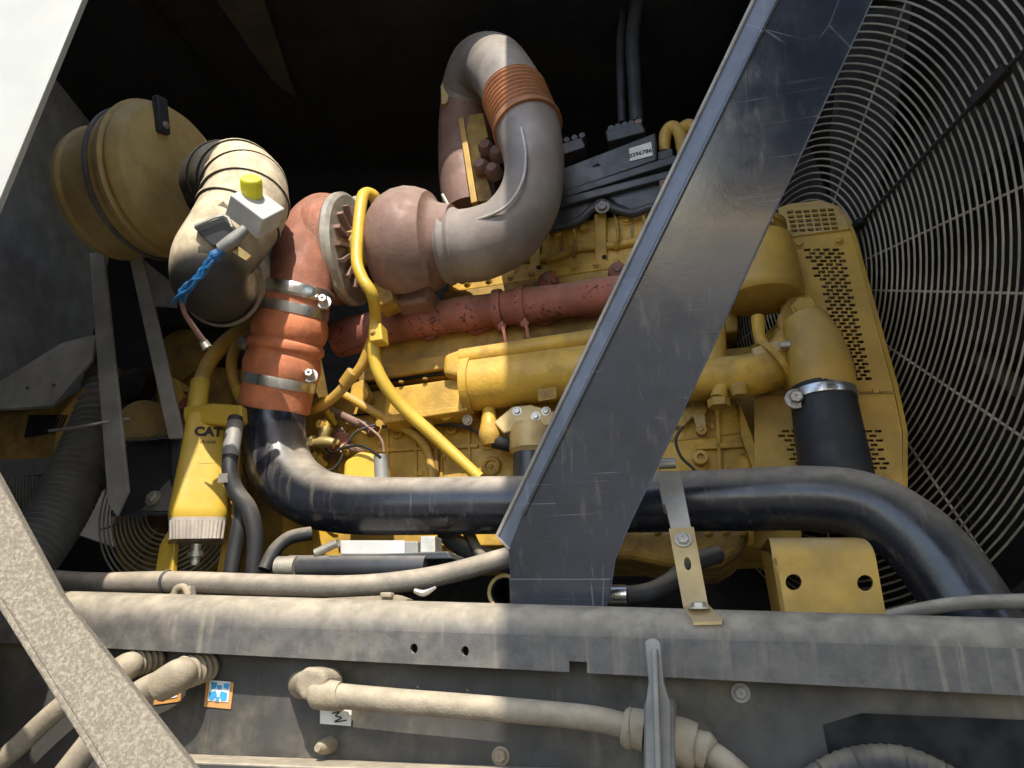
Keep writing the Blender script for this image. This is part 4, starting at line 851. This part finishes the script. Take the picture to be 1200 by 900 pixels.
mk('tie_wire', tube([(58, 505, -.21, 2), (95, 500, -.24, 2), (125, 494, -.2, 2), (152, 491, -.17, 2)], 6, 8), zinc, cd)
cd = thing('lower_corrugated_duct', 'dark corrugated duct below, passing behind the flaking bar at left edge', 'duct')
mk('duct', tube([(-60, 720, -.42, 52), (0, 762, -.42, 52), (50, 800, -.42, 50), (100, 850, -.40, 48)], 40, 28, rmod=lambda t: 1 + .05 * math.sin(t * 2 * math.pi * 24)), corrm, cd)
tp = thing('tan_plate', 'tan sheet metal plate with two holes at the left edge', 'plate')
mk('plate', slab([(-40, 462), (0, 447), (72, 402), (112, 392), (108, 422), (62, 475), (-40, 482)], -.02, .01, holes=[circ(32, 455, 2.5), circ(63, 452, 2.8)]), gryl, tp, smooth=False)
lv = thing('louvred_box', 'dull yellow box with slanted louvres at the left edge', 'box')
mk('body', slab([(-40, 482), (60, 478), (98, 452), (104, 458), (86, 520), (60, 548), (-40, 556)], .02, .3), yel2, lv, bevel=.006)
mk('side_face', slab([(68, 488), (100, 452), (102, 462), (86, 520), (60, 560), (52, 590), (60, 550)], .01, .01), yelt, lv)
for k in range(13): mk('louvre', slab([(28 + k * 3.4, 512 - k * .6), (30 + k * 3.4, 512 - k * .6), (36 + k * 3.6, 486), (34 + k * 3.6, 486)], .008, .014), dark, lv)
for k in range(14): mk('lower_louvre', slab([(2 + k * 4, 558), (4 + k * 4, 558), (6 + k * 3.6, 600), (4 + k * 3.6, 600)], -.03, .01), corrm, lv)
mk('cross_bar', slab([(-40, 540), (62, 536), (60, 556), (-40, 562)], .0, .04), gry, lv, bevel=.004)
ag = thing('small_fan_guard', 'small round wire guard low on the left below the black tray', 'fan guard')
AC = E(200, 592, -.02)
for k in range(6, 18):
    r_ = k * .0155; n = 48
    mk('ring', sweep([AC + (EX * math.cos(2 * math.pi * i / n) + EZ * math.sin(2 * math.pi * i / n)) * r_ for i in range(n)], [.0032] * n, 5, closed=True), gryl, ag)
for k in range(8):
    a = math.radians(45 * k + 15); mk('spoke', sweep([AC + (EX * math.cos(a) + EZ * math.sin(a)) * r_ + EY * .004 for r_ in (.08, .27)], [.003, .003], 6), gry, ag)
mk('guard_backing', lathe(AC + EY * .08, EY, [(0, .28), (.02, .28)], 40), yel2, ag)
pl = thing('drive_pulley', 'tan grooved pulley rim behind the two grey posts', 'pulley')
mk('rim', lathe(E(168, 500, .0), (EX * .8 - EY * .6).normalized(), [(-.04, .06), (-.04, .085), (-.025, .075), (-.012, .085), (.0, .075), (.012, .085), (.03, .085), (.03, .05)], 36), tan, pl)
mk('hub', lathe(E(165, 455, .08), NEY, [(0, .07), (.05, .06), (.07, .03)], 24), fanm, pl)
tn_ = thing('tensioner_arm', 'yellow casting edge beside the filter supply hose', 'casting')
mk('casting', slab([(198, 440), (208, 446), (214, 462), (206, 478), (200, 474)], -.1, .06), yelc, tn_, bevel=.005)
mk('red_spacer', lathe(E(212, 470, -.08), EZ, [(-.03, .018), (.03, .018)], 12), red, tn_)
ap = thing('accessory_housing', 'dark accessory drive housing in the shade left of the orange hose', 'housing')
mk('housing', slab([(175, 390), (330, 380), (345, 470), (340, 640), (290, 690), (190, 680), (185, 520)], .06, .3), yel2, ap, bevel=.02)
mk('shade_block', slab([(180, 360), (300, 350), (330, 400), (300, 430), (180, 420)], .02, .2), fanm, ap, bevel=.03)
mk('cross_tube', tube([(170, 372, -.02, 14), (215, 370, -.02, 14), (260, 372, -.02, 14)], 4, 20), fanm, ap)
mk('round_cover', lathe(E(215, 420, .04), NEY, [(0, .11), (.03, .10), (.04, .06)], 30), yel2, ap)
# ---------------------------------------------------------------- put every Empty at the base of its thing
bpy.context.view_layer.update()
for o in list(COL.objects):
    if o.type == 'EMPTY' and o.children:
        pts = [c_.matrix_world @ V(b) for c_ in o.children if c_.type == 'MESH' for b in c_.bound_box]
        base = V(((min(p.x for p in pts) + max(p.x for p in pts)) / 2, (min(p.y for p in pts) + max(p.y for p in pts)) / 2, min(p.z for p in pts)))
        o.location = base
        for c_ in o.children: c_.location = c_.location - base
S.render.engine = 'CYCLES'
S.cycles.max_bounces = 6
